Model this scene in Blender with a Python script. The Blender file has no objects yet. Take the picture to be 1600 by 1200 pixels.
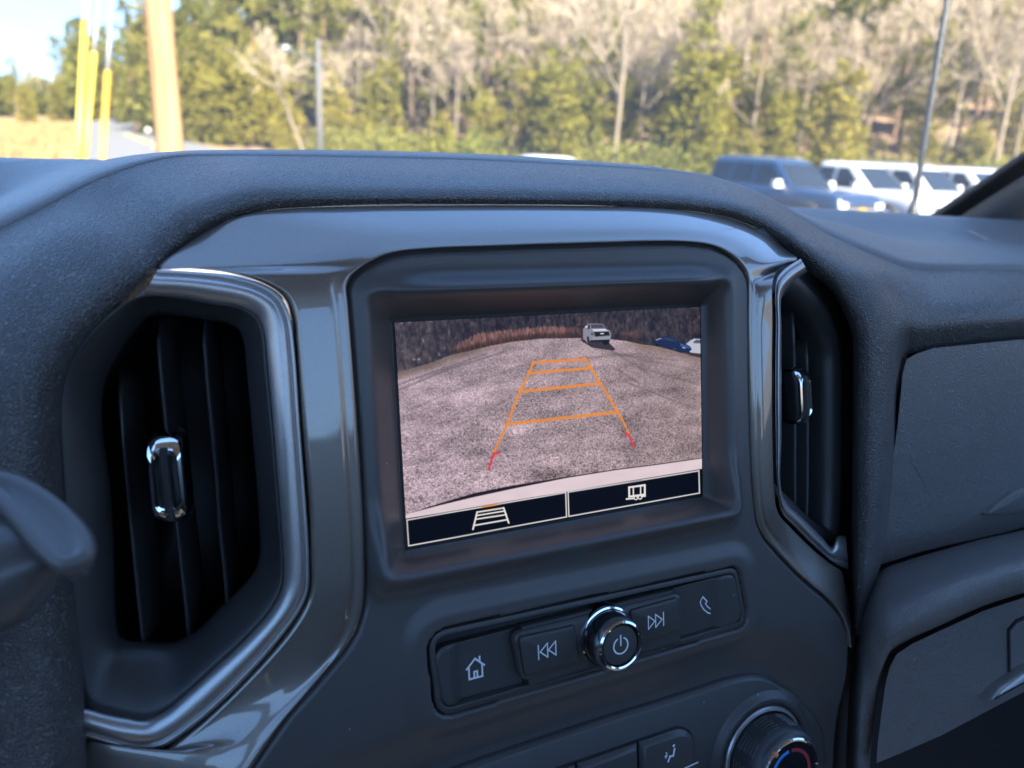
import bpy, bmesh, math, random
import numpy as np
from mathutils import Vector, Matrix

# ------------------------------------------------------------------ camera
CH = 1.50                                   # eye height above the ground, metres
FPX = 1222.0                                # focal length in pixels of the 1600 px wide photograph
AX = np.array((0.90066923, -0.083871, 0.4263339))      # truck axes seen in camera space
AF = np.array((-0.4313351, -0.29089639, 0.8540078))
AX /= np.linalg.norm(AX)
AF -= (AF @ AX) * AX
AF /= np.linalg.norm(AF)
AU = np.cross(AF, AX)
AU *= np.sign(-AU[1])
M3 = np.array([AX, AF, AU])                 # camera space -> truck space (x right, y forward, z up)
scene = bpy.context.scene
cam_data = bpy.data.cameras.new('camera')
cam = bpy.data.objects.new('camera', cam_data)
scene.collection.objects.link(cam)
cx, cy, cz = M3 @ np.array([1, 0, 0.]), M3 @ np.array([0, -1, 0.]), M3 @ np.array([0, 0, -1.])
cam.matrix_world = Matrix(((cx[0], cy[0], cz[0], 0), (cx[1], cy[1], cz[1], 0), (cx[2], cy[2], cz[2], CH), (0, 0, 0, 1)))
cam_data.sensor_width = 36.0
cam_data.lens = 36.0 * FPX / 1600.0
cam_data.clip_start = 0.01
cam_data.clip_end = 2000
cam_data.dof.use_dof = True
cam_data.dof.focus_distance = 0.36
cam_data.dof.aperture_fstop = 9.0
scene.camera = cam

# ------------------------------------------------------------------ sky, sun, exposure
SUN_EL, SUN_AZ = math.radians(38), math.radians(176)
world = bpy.data.worlds.new('World')
scene.world = world
world.use_nodes = True
wn = world.node_tree
sky = wn.nodes.new('ShaderNodeTexSky')
sky.sky_type = 'NISHITA'
sky.sun_disc = False
sky.sun_elevation = SUN_EL
sky.sun_rotation = SUN_AZ
sky.altitude = 0
sky.air_density = 0.9
sky.dust_density = 0.0
sky.ozone_density = 3.0
bg = wn.nodes['Background']
bg.inputs['Strength'].default_value = 0.15
flatten = wn.nodes.new('ShaderNodeGamma'); flatten.inputs[1].default_value = .40      # a clear sky evenly bright from zenith to horizon
tint = wn.nodes.new('ShaderNodeMix'); tint.data_type = 'RGBA'; tint.blend_type = 'MULTIPLY'
tint.inputs[0].default_value = 1.0; tint.inputs[7].default_value = (.47, .74, 1.20, 1)
wn.links.new(sky.outputs[0], flatten.inputs[0])
wn.links.new(flatten.outputs[0], tint.inputs[6])
wn.links.new(tint.outputs[2], bg.inputs['Color'])
sun_data = bpy.data.lights.new('sun', 'SUN')
sun_data.energy = 4.7
sun_data.angle = math.radians(0.5)
sun_data.color = (1.0, 0.93, 0.80)
sun = bpy.data.objects.new('sun', sun_data)
scene.collection.objects.link(sun)
sv = Vector((math.sin(SUN_AZ) * math.cos(SUN_EL), math.cos(SUN_AZ) * math.cos(SUN_EL), math.sin(SUN_EL)))
sun.rotation_euler = sv.to_track_quat('Z', 'Y').to_euler()
EXPOSURE = 2.95
scene.view_settings.view_transform = 'Standard'
scene.view_settings.look = 'None'
scene.view_settings.gamma = 1
scene.view_settings.exposure = EXPOSURE
scene.view_settings.use_curve_mapping = False
scene.cycles.use_denoising = True
scene.cycles.max_bounces = 8
scene.cycles.transparent_max_bounces = 12
scene.cycles.caustics_reflective = False
scene.cycles.caustics_refractive = False
scene.cycles.sample_clamp_indirect = 6

random.seed(7)
rng = np.random.default_rng(7)
COL = scene.collection
UP = np.array([0, 0, CH])

# ------------------------------------------------------------------ geometry helpers
def ray(px, py):
    return M3 @ np.array([(px - 800) / FPX, (py - 600) / FPX, 1.0])

def project(p):
    c = (np.asarray(p) - UP) @ M3
    return 800 + FPX * c[..., 0] / c[..., 2], 600 + FPX * c[..., 1] / c[..., 2]

class Plane:
    """a plane with 2-D axes; hit() is where the line of sight through a photo pixel meets it"""
    def __init__(s, o, ex, ey):
        s.o = np.array(o, float); s.ex = np.array(ex, float); s.ey = np.array(ey, float)
        s.n = np.cross(s.ex, s.ey)
    def hit(s, px, py, w=0.0):
        r = ray(px, py)
        return UP + r * ((s.n @ (s.o - UP) + w) / (s.n @ r))
    def uv(s, px, py, w=0.0):
        q = s.hit(px, py, w) - s.o
        return np.array([q @ s.ex, q @ s.ey])
    def pt(s, u, v, w=0.0):
        return s.o + u * s.ex + v * s.ey + w * s.n

_d = np.array([0, .2114, .9774]); _d /= np.linalg.norm(_d)
_n = np.array([0, -_d[2], _d[1]])
def _at(px, py, d):
    r = ray(px, py); return r * (d / (_n @ r))
_s = np.linalg.norm(_at(1094, 480, 1) - _at(619, 505, 1))
_dd = -0.152 / _s
_O = sum(_at(*p, _dd) for p in ((619, 505), (1094, 480), (1096, 772), (636, 855))) / 4 + UP
FA = Plane(_O, (1, 0, 0), _d)                        # plane of the display glass
_t = math.radians(15)
_a = FA.uv(470, 650, .014); _b = FA.uv(1210, 620, .014)
_ex = np.cos(_t) * FA.ex + np.sin(_t) * FA.n
VL = Plane(FA.pt(_a[0], 0, .014), _ex, FA.ey)        # plane of the driver side vent
_ex = np.cos(_t) * FA.ex - np.sin(_t) * FA.n
VR = Plane(FA.pt(_b[0], 0, .014), _ex, FA.ey)        # plane of the passenger side vent

def refine(A, m, axis=0, closed=False, pw=0.5):
    """cubic Hermite refinement of a grid of points along one axis, m steps per interval"""
    A = np.moveaxis(np.asarray(A, float), axis, 0)
    n = len(A)
    flat = A.reshape(n, -1, A.shape[-1])
    if closed:
        h = np.linalg.norm(np.roll(flat, -1, 0) - flat, axis=2).mean(1) ** pw + 1e-9
        nxt, prv = np.roll(flat, -1, 0), np.roll(flat, 1, 0)
        hp = np.roll(h, 1)
        dn = (nxt - flat) / h[:, None, None]; dp = (flat - prv) / hp[:, None, None]
        T = (dn * hp[:, None, None] + dp * h[:, None, None]) / (h + hp)[:, None, None]
        seg = n
    else:
        h = np.linalg.norm(flat[1:] - flat[:-1], axis=2).mean(1) ** pw + 1e-9
        d = (flat[1:] - flat[:-1]) / h[:, None, None]
        T = np.empty_like(flat)
        T[0] = d[0]; T[-1] = d[-1]
        if n > 2:
            T[1:-1] = (d[1:] * h[:-1, None, None] + d[:-1] * h[1:, None, None]) / (h[:-1] + h[1:])[:, None, None]
        seg = n - 1
    out = []
    for i in range(seg):
        j = (i + 1) % n
        for k in range(m):
            t = k / m
            out.append((2*t**3 - 3*t**2 + 1) * flat[i] + (t**3 - 2*t**2 + t) * h[i] * T[i]
                       + (-2*t**3 + 3*t**2) * flat[j] + (t**3 - t**2) * h[i] * T[j])
    if not closed:
        out.append(flat[-1])
    out = np.array(out).reshape((-1,) + A.shape[1:])
    return np.moveaxis(out, 0, axis)

def grid_faces(n, k, wrap_n=False, wrap_k=False, off=0):
    i = np.arange(n if wrap_n else n - 1)[:, None]; j = np.arange(k if wrap_k else k - 1)[None, :]
    i2 = (i + 1) % n; j2 = (j + 1) % k
    f = np.stack(np.broadcast_arrays(i * k + j, i * k + j2, i2 * k + j2, i2 * k + j), -1).reshape(-1, 4) + off
    return f.tolist()

def mk(name, verts, faces, mat=None, parent=None, smooth=True, merge=0.0, sharp=None, fix=True, offset=None):
    verts = np.asarray(verts, float)
    q = parent
    while q is not None and offset is None:
        verts = verts - np.array(q.location); q = q.parent
    me = bpy.data.meshes.new(name)
    me.from_pydata(verts.tolist(), [], faces)
    if merge or fix:
        bm = bmesh.new(); bm.from_mesh(me)
        if merge:
            bmesh.ops.remove_doubles(bm, verts=bm.verts, dist=merge)
        if fix:
            bmesh.ops.recalc_face_normals(bm, faces=bm.faces)
        bm.to_mesh(me); bm.free()
    if smooth:
        me.polygons.foreach_set('use_smooth', [True] * len(me.polygons))
        if sharp:
            me.set_sharp_from_angle(angle=math.radians(sharp))
    if mat:
        me.materials.append(mat)
    o = bpy.data.objects.new(name, me)
    COL.objects.link(o)
    if parent:
        o.parent = parent
    return o

def tag(o, label=None, cat=None, group=None, kind=None):
    if label: o['label'] = label
    if cat: o['category'] = cat
    if group: o['group'] = group
    if kind: o['kind'] = kind
    return o

def empty(name, loc, label=None, cat=None, group=None):
    o = bpy.data.objects.new(name, None)
    o.empty_display_size = 0.02
    o.location = tuple(loc)
    COL.objects.link(o)
    return tag(o, label, cat, group)

def copy_tree(o, parent=None):
    c = o.copy(); COL.objects.link(c); c.parent = parent
    for ch in list(o.children):
        copy_tree(ch, c)
    return c

class MB:
    """collects pieces of one mesh"""
    def __init__(s): s.v = []; s.f = []
    def add(s, v, f):
        o = len(s.v); s.v += [tuple(p) for p in v]; s.f += [[i + o for i in q] for q in f]
    def box(s, c, h, R=None):
        c = np.array(c, float); h = np.array(h, float)
        pts = np.array([(x, y, z) for x in (-1, 1) for y in (-1, 1) for z in (-1, 1)]) * h
        if R is not None: pts = pts @ np.array(R).T
        s.add(pts + c, [(0, 1, 3, 2), (4, 6, 7, 5), (0, 4, 5, 1), (2, 3, 7, 6), (0, 2, 6, 4), (1, 5, 7, 3)])
    def tube(s, pts, rad, n=8, caps=True):
        pts = np.asarray(pts, float); rad = np.broadcast_to(np.asarray(rad, float), (len(pts),))
        t = np.gradient(pts, axis=0); t /= np.linalg.norm(t, axis=1)[:, None] + 1e-12
        a = np.array([0, 0, 1.0]) if abs(t[0][2]) < .9 else np.array([1.0, 0, 0])
        V = []
        u = np.cross(t[0], a); u /= np.linalg.norm(u)
        for i in range(len(pts)):
            u = u - (u @ t[i]) * t[i]; u /= np.linalg.norm(u) + 1e-12
            w = np.cross(t[i], u)
            for k in range(n):
                q = 2 * math.pi * k / n
                V.append(pts[i] + rad[i] * (math.cos(q) * u + math.sin(q) * w))
        F = grid_faces(len(pts), n, wrap_k=True)
        if caps: F += [list(range(n))[::-1], [len(V) - n + k for k in range(n)]]
        s.add(V, F)
    def build(s, name, mat, parent=None, **kw):
        return mk(name, s.v, s.f, mat, parent, **kw)

def loft(name, G, mat, parent=None, ms=4, mk_=4, extra=None, **kw):
    """smooth surface through a grid of control points [station][across]"""
    G = refine(refine(G, ms, 0), mk_, 1)
    n, k = G.shape[:2]
    return mk(name, G.reshape(-1, 3), grid_faces(n, k), mat, parent, **kw), G

def poly_offset(p, d):
    """move every vertex of a closed 2-D polygon inwards by d"""
    p = np.asarray(p, float)
    a = np.roll(p, 1, 0); b = np.roll(p, -1, 0)
    e1 = p - a; e2 = b - p
    n1 = np.stack([-e1[:, 1], e1[:, 0]], 1); n2 = np.stack([-e2[:, 1], e2[:, 0]], 1)
    n1 /= np.linalg.norm(n1, axis=1)[:, None] + 1e-12; n2 /= np.linalg.norm(n2, axis=1)[:, None] + 1e-12
    m = n1 + n2; l = np.linalg.norm(m, axis=1)[:, None]; m = m / (l + 1e-9)
    c = np.clip((m * n1).sum(1), .5, 1)[:, None]
    return p + m * d / c

def ccw(p):
    p = np.asarray(p, float)
    ar = (p[:, 0] * np.roll(p[:, 1], -1) - np.roll(p[:, 0], -1) * p[:, 1]).sum()
    return p if ar > 0 else p[::-1]

def rounded(corners, r, seg=6):
    """closed polygon with rounded corners; r one radius or one per corner"""
    c = np.asarray(corners, float); n = len(c); out = []
    r = np.broadcast_to(np.asarray(r, float), (n,))
    for i in range(n):
        p, a, b = c[i], c[i - 1], c[(i + 1) % n]
        da, db = a - p, b - p
        la, lb = np.linalg.norm(da), np.linalg.norm(db)
        da /= la; db /= lb
        if r[i] < 1e-6:
            out.append(p); continue
        ang = math.acos(np.clip(da @ db, -1, 1))
        t = min(r[i] / math.tan(ang / 2), .48 * la, .48 * lb)
        A, B = p + da * t, p + db * t
        for k in range(seg + 1):
            q = k / seg
            out.append((1 - q)**2 * A + 2 * q * (1 - q) * p + q * q * B)
    return np.array(out)

def plate(name, pl, outline, prof, mat, parent=None, wfun=None, sharp=40, cap=True, centre=None):
    """solid panel: outline (u,v) swept through (inset, w) steps from the back edge to the face"""
    p = ccw(outline); V = []; m = len(p)
    for ins, w in prof:
        q = poly_offset(p, ins)
        for u, v in q:
            V.append(pl.pt(u, v, w + (wfun(u, v) if wfun else 0)))
    F = grid_faces(len(prof), m, wrap_k=True)
    if cap: F.append([(len(prof) - 1) * m + k for k in range(m)])
    return mk(name, V, F, mat, parent, sharp=sharp)

def lathe(name, pl, c, prof, mat, parent=None, seg=48, sharp=35, cap=True):
    V = []
    for r, w in prof:
        for k in range(seg):
            q = 2 * math.pi * k / seg
            V.append(pl.pt(c[0] + r * math.cos(q), c[1] + r * math.sin(q), w))
    F = grid_faces(len(prof), seg, wrap_k=True)
    if cap: F.append([(len(prof) - 1) * seg + k for k in range(seg)])
    return mk(name, V, F, mat, parent, sharp=sharp)

def strokes(name, pl, lines, width, w, mat, parent=None):
    """flat printed lines: lines is a list of (points, closed)"""
    V = []; F = []; lift = 0
    for pts, closed in lines:
        pts = np.asarray(pts, float)
        n = len(pts)
        for i in range(n if closed else n - 1):
            a, b = pts[i], pts[(i + 1) % n]
            d = b - a; L = np.linalg.norm(d); d /= L + 1e-12
            nn = np.array([-d[1], d[0]]) * width / 2
            e = d * width * .45
            o = len(V)
            for q in (a - e + nn, a - e - nn, b + e - nn, b + e + nn):
                V.append(pl.pt(q[0], q[1], w + lift))
            F.append((o, o + 1, o + 2, o + 3))
            lift += 4e-6
    return mk(name, V, F, mat, parent, smooth=False, fix=False)

def flat(name, pl, polys, w, mat, parent=None):
    V = []; F = []
    for k, p in enumerate(polys):
        o = len(V)
        p = ccw(p)
        V += [pl.pt(u, v, w + k * 6e-6) for u, v in p]
        F.append(list(range(o, o + len(p))))
    return mk(name, V, F, mat, parent, smooth=False, fix=False)

def sdf_poly(Q, poly):
    """signed distance (negative inside) from points Q to a closed polygon"""
    poly = np.asarray(poly, float)
    best = np.full(len(Q), 1e9); ins = np.zeros(len(Q), bool)
    for i in range(len(poly)):
        a, b = poly[i - 1], poly[i]
        e = b - a; L = e @ e + 1e-18
        t = np.clip(((Q - a) @ e) / L, 0, 1)
        d = Q - a - t[:, None] * e
        best = np.minimum(best, (d * d).sum(1))
        c = ((a[1] <= Q[:, 1]) & (b[1] > Q[:, 1])) | ((b[1] <= Q[:, 1]) & (a[1] > Q[:, 1]))
        xi = a[0] + (Q[:, 1] - a[1]) * (b[0] - a[0]) / (b[1] - a[1] + 1e-18)
        ins ^= c & (Q[:, 0] < xi)
    best = np.sqrt(best)
    return np.where(ins, -best, best)

def sstep(a, b, x):
    t = np.clip((x - a) / (b - a), 0, 1)
    return t * t * (3 - 2 * t)

# ------------------------------------------------------------------ materials
def mat_new(name):
    m = bpy.data.materials.new(name); m.use_nodes = True
    return m, m.node_tree, m.node_tree.nodes['Principled BSDF']

def link(nt, a, b): nt.links.new(a, b)

def mat_plain(name, col, rough=.5, metal=0, spec=.5, coat=0, coat_rough=.05, vary=0.0, vscale=40, emit=None, estr=0, bump=0, bscale=300, bdist=.0003, rvary=0):
    m, nt, b = mat_new(name)
    b.inputs['Base Color'].default_value = (*col, 1)
    b.inputs['Roughness'].default_value = rough
    b.inputs['Metallic'].default_value = metal
    b.inputs['Specular IOR Level'].default_value = spec
    b.inputs['Coat Weight'].default_value = coat
    b.inputs['Coat Roughness'].default_value = coat_rough
    tc = nt.nodes.new('ShaderNodeTexCoord')
    nz = nt.nodes.new('ShaderNodeTexNoise'); nz.inputs['Scale'].default_value = vscale; nz.inputs['Detail'].default_value = 5
    link(nt, tc.outputs['Object'], nz.inputs['Vector'])
    if vary:
        mx = nt.nodes.new('ShaderNodeMix'); mx.data_type = 'RGBA'
        mx.inputs[6].default_value = (*[c * (1 - vary) for c in col], 1)
        mx.inputs[7].default_value = (*[min(1, c * (1 + vary)) for c in col], 1)
        link(nt, nz.outputs['Fac'], mx.inputs[0]); link(nt, mx.outputs[2], b.inputs['Base Color'])
    if rvary:
        mr = nt.nodes.new('ShaderNodeMapRange')
        mr.inputs[3].default_value = max(0, rough - rvary); mr.inputs[4].default_value = rough + rvary
        link(nt, nz.outputs['Fac'], mr.inputs[0]); link(nt, mr.outputs[0], b.inputs['Roughness'])
    if bump:
        n2 = nt.nodes.new('ShaderNodeTexNoise'); n2.inputs['Scale'].default_value = bscale; n2.inputs['Detail'].default_value = 4
        link(nt, tc.outputs['Object'], n2.inputs['Vector'])
        bp = nt.nodes.new('ShaderNodeBump'); bp.inputs['Strength'].default_value = bump; bp.inputs['Distance'].default_value = bdist
        link(nt, n2.outputs['Fac'], bp.inputs['Height']); link(nt, bp.outputs[0], b.inputs['Normal'])
    if emit:
        b.inputs['Emission Color'].default_value = (*emit, 1); b.inputs['Emission Strength'].default_value = estr
    return m

def mat_grain(name, col, rough, scale, strength, dist, spec=.5):
    """moulded leather grain: rounded pebbles with narrow valleys"""
    m, nt, b = mat_new(name)
    tc = nt.nodes.new('ShaderNodeTexCoord')
    wz = nt.nodes.new('ShaderNodeTexNoise'); wz.inputs['Scale'].default_value = scale * .5; wz.inputs['Detail'].default_value = 2
    ad = nt.nodes.new('ShaderNodeMix'); ad.data_type = 'VECTOR'; ad.inputs[0].default_value = .0016
    vo = nt.nodes.new('ShaderNodeTexVoronoi'); vo.feature = 'DISTANCE_TO_EDGE'; vo.inputs['Scale'].default_value = scale
    va = nt.nodes.new('ShaderNodeVectorMath'); va.operation = 'MULTIPLY_ADD'
    va.inputs[1].default_value = (.0007, .0007, .0007)
    link(nt, tc.outputs['Object'], wz.inputs['Vector'])
    link(nt, wz.outputs['Color'], va.inputs[0]); link(nt, tc.outputs['Object'], va.inputs[2])
    link(nt, va.outputs[0], vo.inputs['Vector'])
    mr = nt.nodes.new('ShaderNodeMapRange'); mr.interpolation_type = 'SMOOTHSTEP'
    mr.inputs[1].default_value = 0.0; mr.inputs[2].default_value = .32
    link(nt, vo.outputs['Distance'], mr.inputs[0])
    fz = nt.nodes.new('ShaderNodeTexNoise'); fz.inputs['Scale'].default_value = scale * 3.2; fz.inputs['Detail'].default_value = 3
    link(nt, tc.outputs['Object'], fz.inputs['Vector'])
    mu = nt.nodes.new('ShaderNodeMath'); mu.operation = 'MULTIPLY_ADD'; mu.inputs[1].default_value = .18
    link(nt, fz.outputs['Fac'], mu.inputs[0]); link(nt, mr.outputs[0], mu.inputs[2])
    bp = nt.nodes.new('ShaderNodeBump'); bp.inputs['Strength'].default_value = strength; bp.inputs['Distance'].default_value = dist
    link(nt, mu.outputs[0], bp.inputs['Height']); link(nt, bp.outputs[0], b.inputs['Normal'])
    big = nt.nodes.new('ShaderNodeTexNoise'); big.inputs['Scale'].default_value = 14; big.inputs['Detail'].default_value = 4
    link(nt, tc.outputs['Object'], big.inputs['Vector'])
    mx = nt.nodes.new('ShaderNodeMix'); mx.data_type = 'RGBA'
    mx.inputs[6].default_value = (*[c * .95 for c in col], 1); mx.inputs[7].default_value = (*[c * 1.06 for c in col], 1)
    link(nt, big.outputs['Fac'], mx.inputs[0]); link(nt, mx.outputs[2], b.inputs['Base Color'])
    r2 = nt.nodes.new('ShaderNodeMapRange'); r2.inputs[3].default_value = rough - .02; r2.inputs[4].default_value = rough + .03
    link(nt, big.outputs['Fac'], r2.inputs[0]); link(nt, r2.outputs[0], b.inputs['Roughness'])
    b.inputs['Specular IOR Level'].default_value = spec
    return m

def mat_flake(name, col, rough, metal, coat, cr=.03):
    """metallic paint: fine flakes under a clear coat, with faint dust specks"""
    m, nt, b = mat_new(name)
    tc = nt.nodes.new('ShaderNodeTexCoord')
    vo = nt.nodes.new('ShaderNodeTexVoronoi'); vo.inputs['Scale'].default_value = 2600
    link(nt, tc.outputs['Object'], vo.inputs['Vector'])
    hs = nt.nodes.new('ShaderNodeSeparateColor'); link(nt, vo.outputs['Color'], hs.inputs[0])
    mx = nt.nodes.new('ShaderNodeMix'); mx.data_type = 'RGBA'
    mx.inputs[6].default_value = (*[c * .93 for c in col], 1); mx.inputs[7].default_value = (*[c * 1.08 for c in col], 1)
    link(nt, hs.outputs[0], mx.inputs[0]); link(nt, mx.outputs[2], b.inputs['Base Color'])
    b.inputs['Roughness'].default_value = rough; b.inputs['Metallic'].default_value = metal
    b.inputs['Coat Weight'].default_value = coat; b.inputs['Coat IOR'].default_value = 1.75
    sm = nt.nodes.new('ShaderNodeTexNoise'); sm.inputs['Scale'].default_value = 26; sm.inputs['Detail'].default_value = 8; sm.inputs['Roughness'].default_value = .65
    link(nt, tc.outputs['Object'], sm.inputs['Vector'])
    mr = nt.nodes.new('ShaderNodeMapRange'); mr.inputs[1].default_value = .42; mr.inputs[2].default_value = .72
    mr.inputs[3].default_value = cr; mr.inputs[4].default_value = cr + .06
    link(nt, sm.outputs['Fac'], mr.inputs[0]); link(nt, mr.outputs[0], b.inputs['Coat Roughness'])
    return m

def mat_dusty(name, col, rough, spec=.5):
    """matt moulded plastic with fine texture and scattered pale dust specks"""
    m, nt, b = mat_new(name)
    tc = nt.nodes.new('ShaderNodeTexCoord')
    n1 = nt.nodes.new('ShaderNodeTexNoise'); n1.inputs['Scale'].default_value = 30; n1.inputs['Detail'].default_value = 6
    link(nt, tc.outputs['Object'], n1.inputs['Vector'])
    mx = nt.nodes.new('ShaderNodeMix'); mx.data_type = 'RGBA'
    mx.inputs[6].default_value = (*[c * .9 for c in col], 1); mx.inputs[7].default_value = (*[c * 1.12 for c in col], 1)
    link(nt, n1.outputs['Fac'], mx.inputs[0])
    vo = nt.nodes.new('ShaderNodeTexVoronoi'); vo.inputs['Scale'].default_value = 95
    link(nt, tc.outputs['Object'], vo.inputs['Vector'])
    lt = nt.nodes.new('ShaderNodeMath'); lt.operation = 'LESS_THAN'; lt.inputs[1].default_value = .03
    link(nt, vo.outputs['Distance'], lt.inputs[0])
    sc = nt.nodes.new('ShaderNodeSeparateColor'); link(nt, vo.outputs['Color'], sc.inputs[0])
    g = nt.nodes.new('ShaderNodeMath'); g.operation = 'GREATER_THAN'; g.inputs[1].default_value = .55
    link(nt, sc.outputs[0], g.inputs[0])
    mu = nt.nodes.new('ShaderNodeMath'); mu.operation = 'MULTIPLY'; link(nt, lt.outputs[0], mu.inputs[0]); link(nt, g.outputs[0], mu.inputs[1])
    m2 = nt.nodes.new('ShaderNodeMix'); m2.data_type = 'RGBA'; m2.inputs[7].default_value = (.45, .45, .45, 1)
    link(nt, mu.outputs[0], m2.inputs[0]); link(nt, mx.outputs[2], m2.inputs[6]); link(nt, m2.outputs[2], b.inputs['Base Color'])
    f = nt.nodes.new('ShaderNodeTexNoise'); f.inputs['Scale'].default_value = 1800; f.inputs['Detail'].default_value = 2
    link(nt, tc.outputs['Object'], f.inputs['Vector'])
    bp = nt.nodes.new('ShaderNodeBump'); bp.inputs['Strength'].default_value = .12; bp.inputs['Distance'].default_value = .0001
    link(nt, f.outputs['Fac'], bp.inputs['Height']); link(nt, bp.outputs[0], b.inputs['Normal'])
    b.inputs['Roughness'].default_value = rough; b.inputs['Specular IOR Level'].default_value = spec
    return m

PAD = (.105, .093, .086)
M = {}
M['pad'] = mat_grain('grained_dash_pad', PAD, .37, 760, 1.0, .0013, .75)
M['pad_fine_lit'] = mat_grain('fine_grained_plastic_lit', (.150, .134, .125), .38, 950, .9, .0005, .75)  # pad plastic with finer grain, lightened to carry the brighter passenger side light
M['fascia'] = mat_dusty('matt_charcoal_plastic', (.066, .060, .057), .40, .6)
M['vent_black'] = mat_plain('vent_black_plastic', (.034, .032, .032), .42, vary=.1, bump=.1, bscale=1500, bdist=.0001)
M['duct'] = mat_plain('duct_black', (.004, .004, .005), .5, vary=.1)
M['vane'] = mat_plain('vane_black', (.040, .039, .039), .35, vary=.1)
M['gloss'] = mat_flake('gunmetal_gloss_trim', (.185, .155, .13), .36, .60, 1.0)
M['satin'] = mat_flake('satin_silver_trim', (.42, .40, .39), .36, .8, .30, .15)
M['chrome'] = mat_plain('chrome', (.82, .83, .84), .08, 1.0, rvary=.03)
M['button'] = mat_dusty('button_plastic', (.050, .046, .044), .40)
M['gap'] = mat_plain('gap_black', (.008, .008, .009), .6)
M['print'] = mat_plain('white_print', (.75, .75, .76), .5, vary=.05)
M['gloss_black'] = mat_plain('gloss_black', (.012, .012, .014), .12, coat=.5)
M['blue_print'] = mat_plain('blue_print', (.04, .25, .65), .4, vary=.05)
M['red_print'] = mat_plain('red_print', (.35, .03, .04), .4, vary=.05)
M['amber'] = mat_plain('amber_marker', (.7, .25, .12), .4, vary=.05)
M['lever'] = mat_plain('lever_plastic', (.085, .08, .078), .30, vary=.08)
M['headliner'] = mat_plain('headliner_fabric', (.45, .44, .42), .95, vary=.06, bump=.2, bscale=900)
M['pillar'] = mat_plain('pillar_grey_plastic', (.20, .20, .205), .6, vary=.06, bump=.15, bscale=900)
M['rubber'] = mat_plain('black_rubber', (.012, .012, .013), .55, vary=.1)
M['door'] = mat_plain('door_plastic', (.04, .042, .046), .6, vary=.08, bump=.2, bscale=700)
M['carpet'] = mat_plain('carpet', (.008, .008, .009), .95, vary=.2, bump=.4, bscale=900)
# ------------------------------------------------------------------ ground outside
def polar(x, y): return math.hypot(x, y), math.degrees(math.atan2(x, y))
def H(x, y):
    r, az = polar(x, y)
    edge = np.interp(az, [-180, -60, -8, 0, 4, 8, 25, 60, 100, 180], [140, 140, 128, 104, 78, 56, 47, 52, 90, 140])
    cap = np.interp(az, [-60, -8, 2, 10, 25, 45, 60, 100, 180], [4, 4, 5, 9, 15, 24, 34, 20, 4])
    drop = .55 * sstep(9, 20, r) * sstep(8, 20, az) * sstep(110, 80, az)
    h = cap * sstep(0, 1, max(0, r - edge - 1.5) / 130) * 1.0 + .10 * max(0, min(r - edge, 25)) * (1 if az > 6 else .25)
    return float(-drop + h)

def ground_at(px, depth, dz=0):
    r_ = ray(px, 230.0)
    return np.array([r_[0] * depth, r_[1] * depth, H(r_[0] * depth, r_[1] * depth) + dz])

def mat_ground(name, cols, scales, rough=.95):
    m, nt, b = mat_new(name)
    tc = nt.nodes.new('ShaderNodeTexCoord')
    prev = None
    for c, s in zip(cols[1:], scales):
        n = nt.nodes.new('ShaderNodeTexNoise'); n.inputs['Scale'].default_value = s; n.inputs['Detail'].default_value = 6
        link(nt, tc.outputs['Object'], n.inputs['Vector'])
        mr = nt.nodes.new('ShaderNodeMapRange'); mr.inputs[1].default_value = .4; mr.inputs[2].default_value = .62
        link(nt, n.outputs['Fac'], mr.inputs[0])
        mx = nt.nodes.new('ShaderNodeMix'); mx.data_type = 'RGBA'; mx.inputs[7].default_value = (*c, 1)
        if prev is None: mx.inputs[6].default_value = (*cols[0], 1)
        else: link(nt, prev, mx.inputs[6])
        link(nt, mr.outputs[0], mx.inputs[0]); prev = mx.outputs[2]
    link(nt, prev, b.inputs['Base Color']); b.inputs['Roughness'].default_value = rough
    return m
M['lot'] = mat_ground('gravel_ground', [(.105, .095, .088), (.07, .063, .06), (.13, .118, .108)], [.5, 9])
M['litter'] = mat_ground('leaf_litter', [(.17, .10, .055), (.10, .065, .04), (.22, .145, .08)], [.6, 4])
M['field'] = mat_ground('dry_grass', [(.20, .125, .045), (.12, .08, .03), (.24, .16, .06)], [.3, 2.5])
M['road'] = mat_ground('asphalt', [(.10, .098, .095), (.075, .074, .072), (.12, .115, .11)], [.7, 12])

azs = np.concatenate([np.arange(-180, -20, 8), np.arange(-20, 75, 1.25), np.arange(75, 181, 8)])
rs = np.array([.3, 2, 4, 6, 9, 11, 13, 15, 17, 20, 24, 28, 33, 38, 43, 47, 51, 55, 60, 66, 72, 80, 90, 100, 110, 120, 132, 145, 160, 180, 205, 240, 300, 500, 1500])
def sheet(name, azs_, rs_, dz, mat):
    V = [(r * math.sin(math.radians(a)), r * math.cos(math.radians(a)), H(r * math.sin(math.radians(a)), r * math.cos(math.radians(a))) + dz) for a in azs_ for r in rs_]
    return tag(mk(name, V, grid_faces(len(azs_), len(rs_)), mat, fix=True), kind='structure')
sheet('ground', azs, rs, 0, M['lot'])
sheet('wooded_slope', np.arange(6.5, 75, 1.25), np.array([44, 47, 51, 55, 60, 66, 72, 80, 90, 100, 110, 120, 132, 145, 160, 180, 205, 240, 300]), .03, M['litter'])
sheet('dry_field', np.arange(-20, 7.0, .5), np.array([16, 20, 24, 28, 33, 38, 43, 47, 51, 55, 60, 66, 72, 80, 90, 100, 110, 120, 132, 145, 160]), .03, M['field'])

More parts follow.
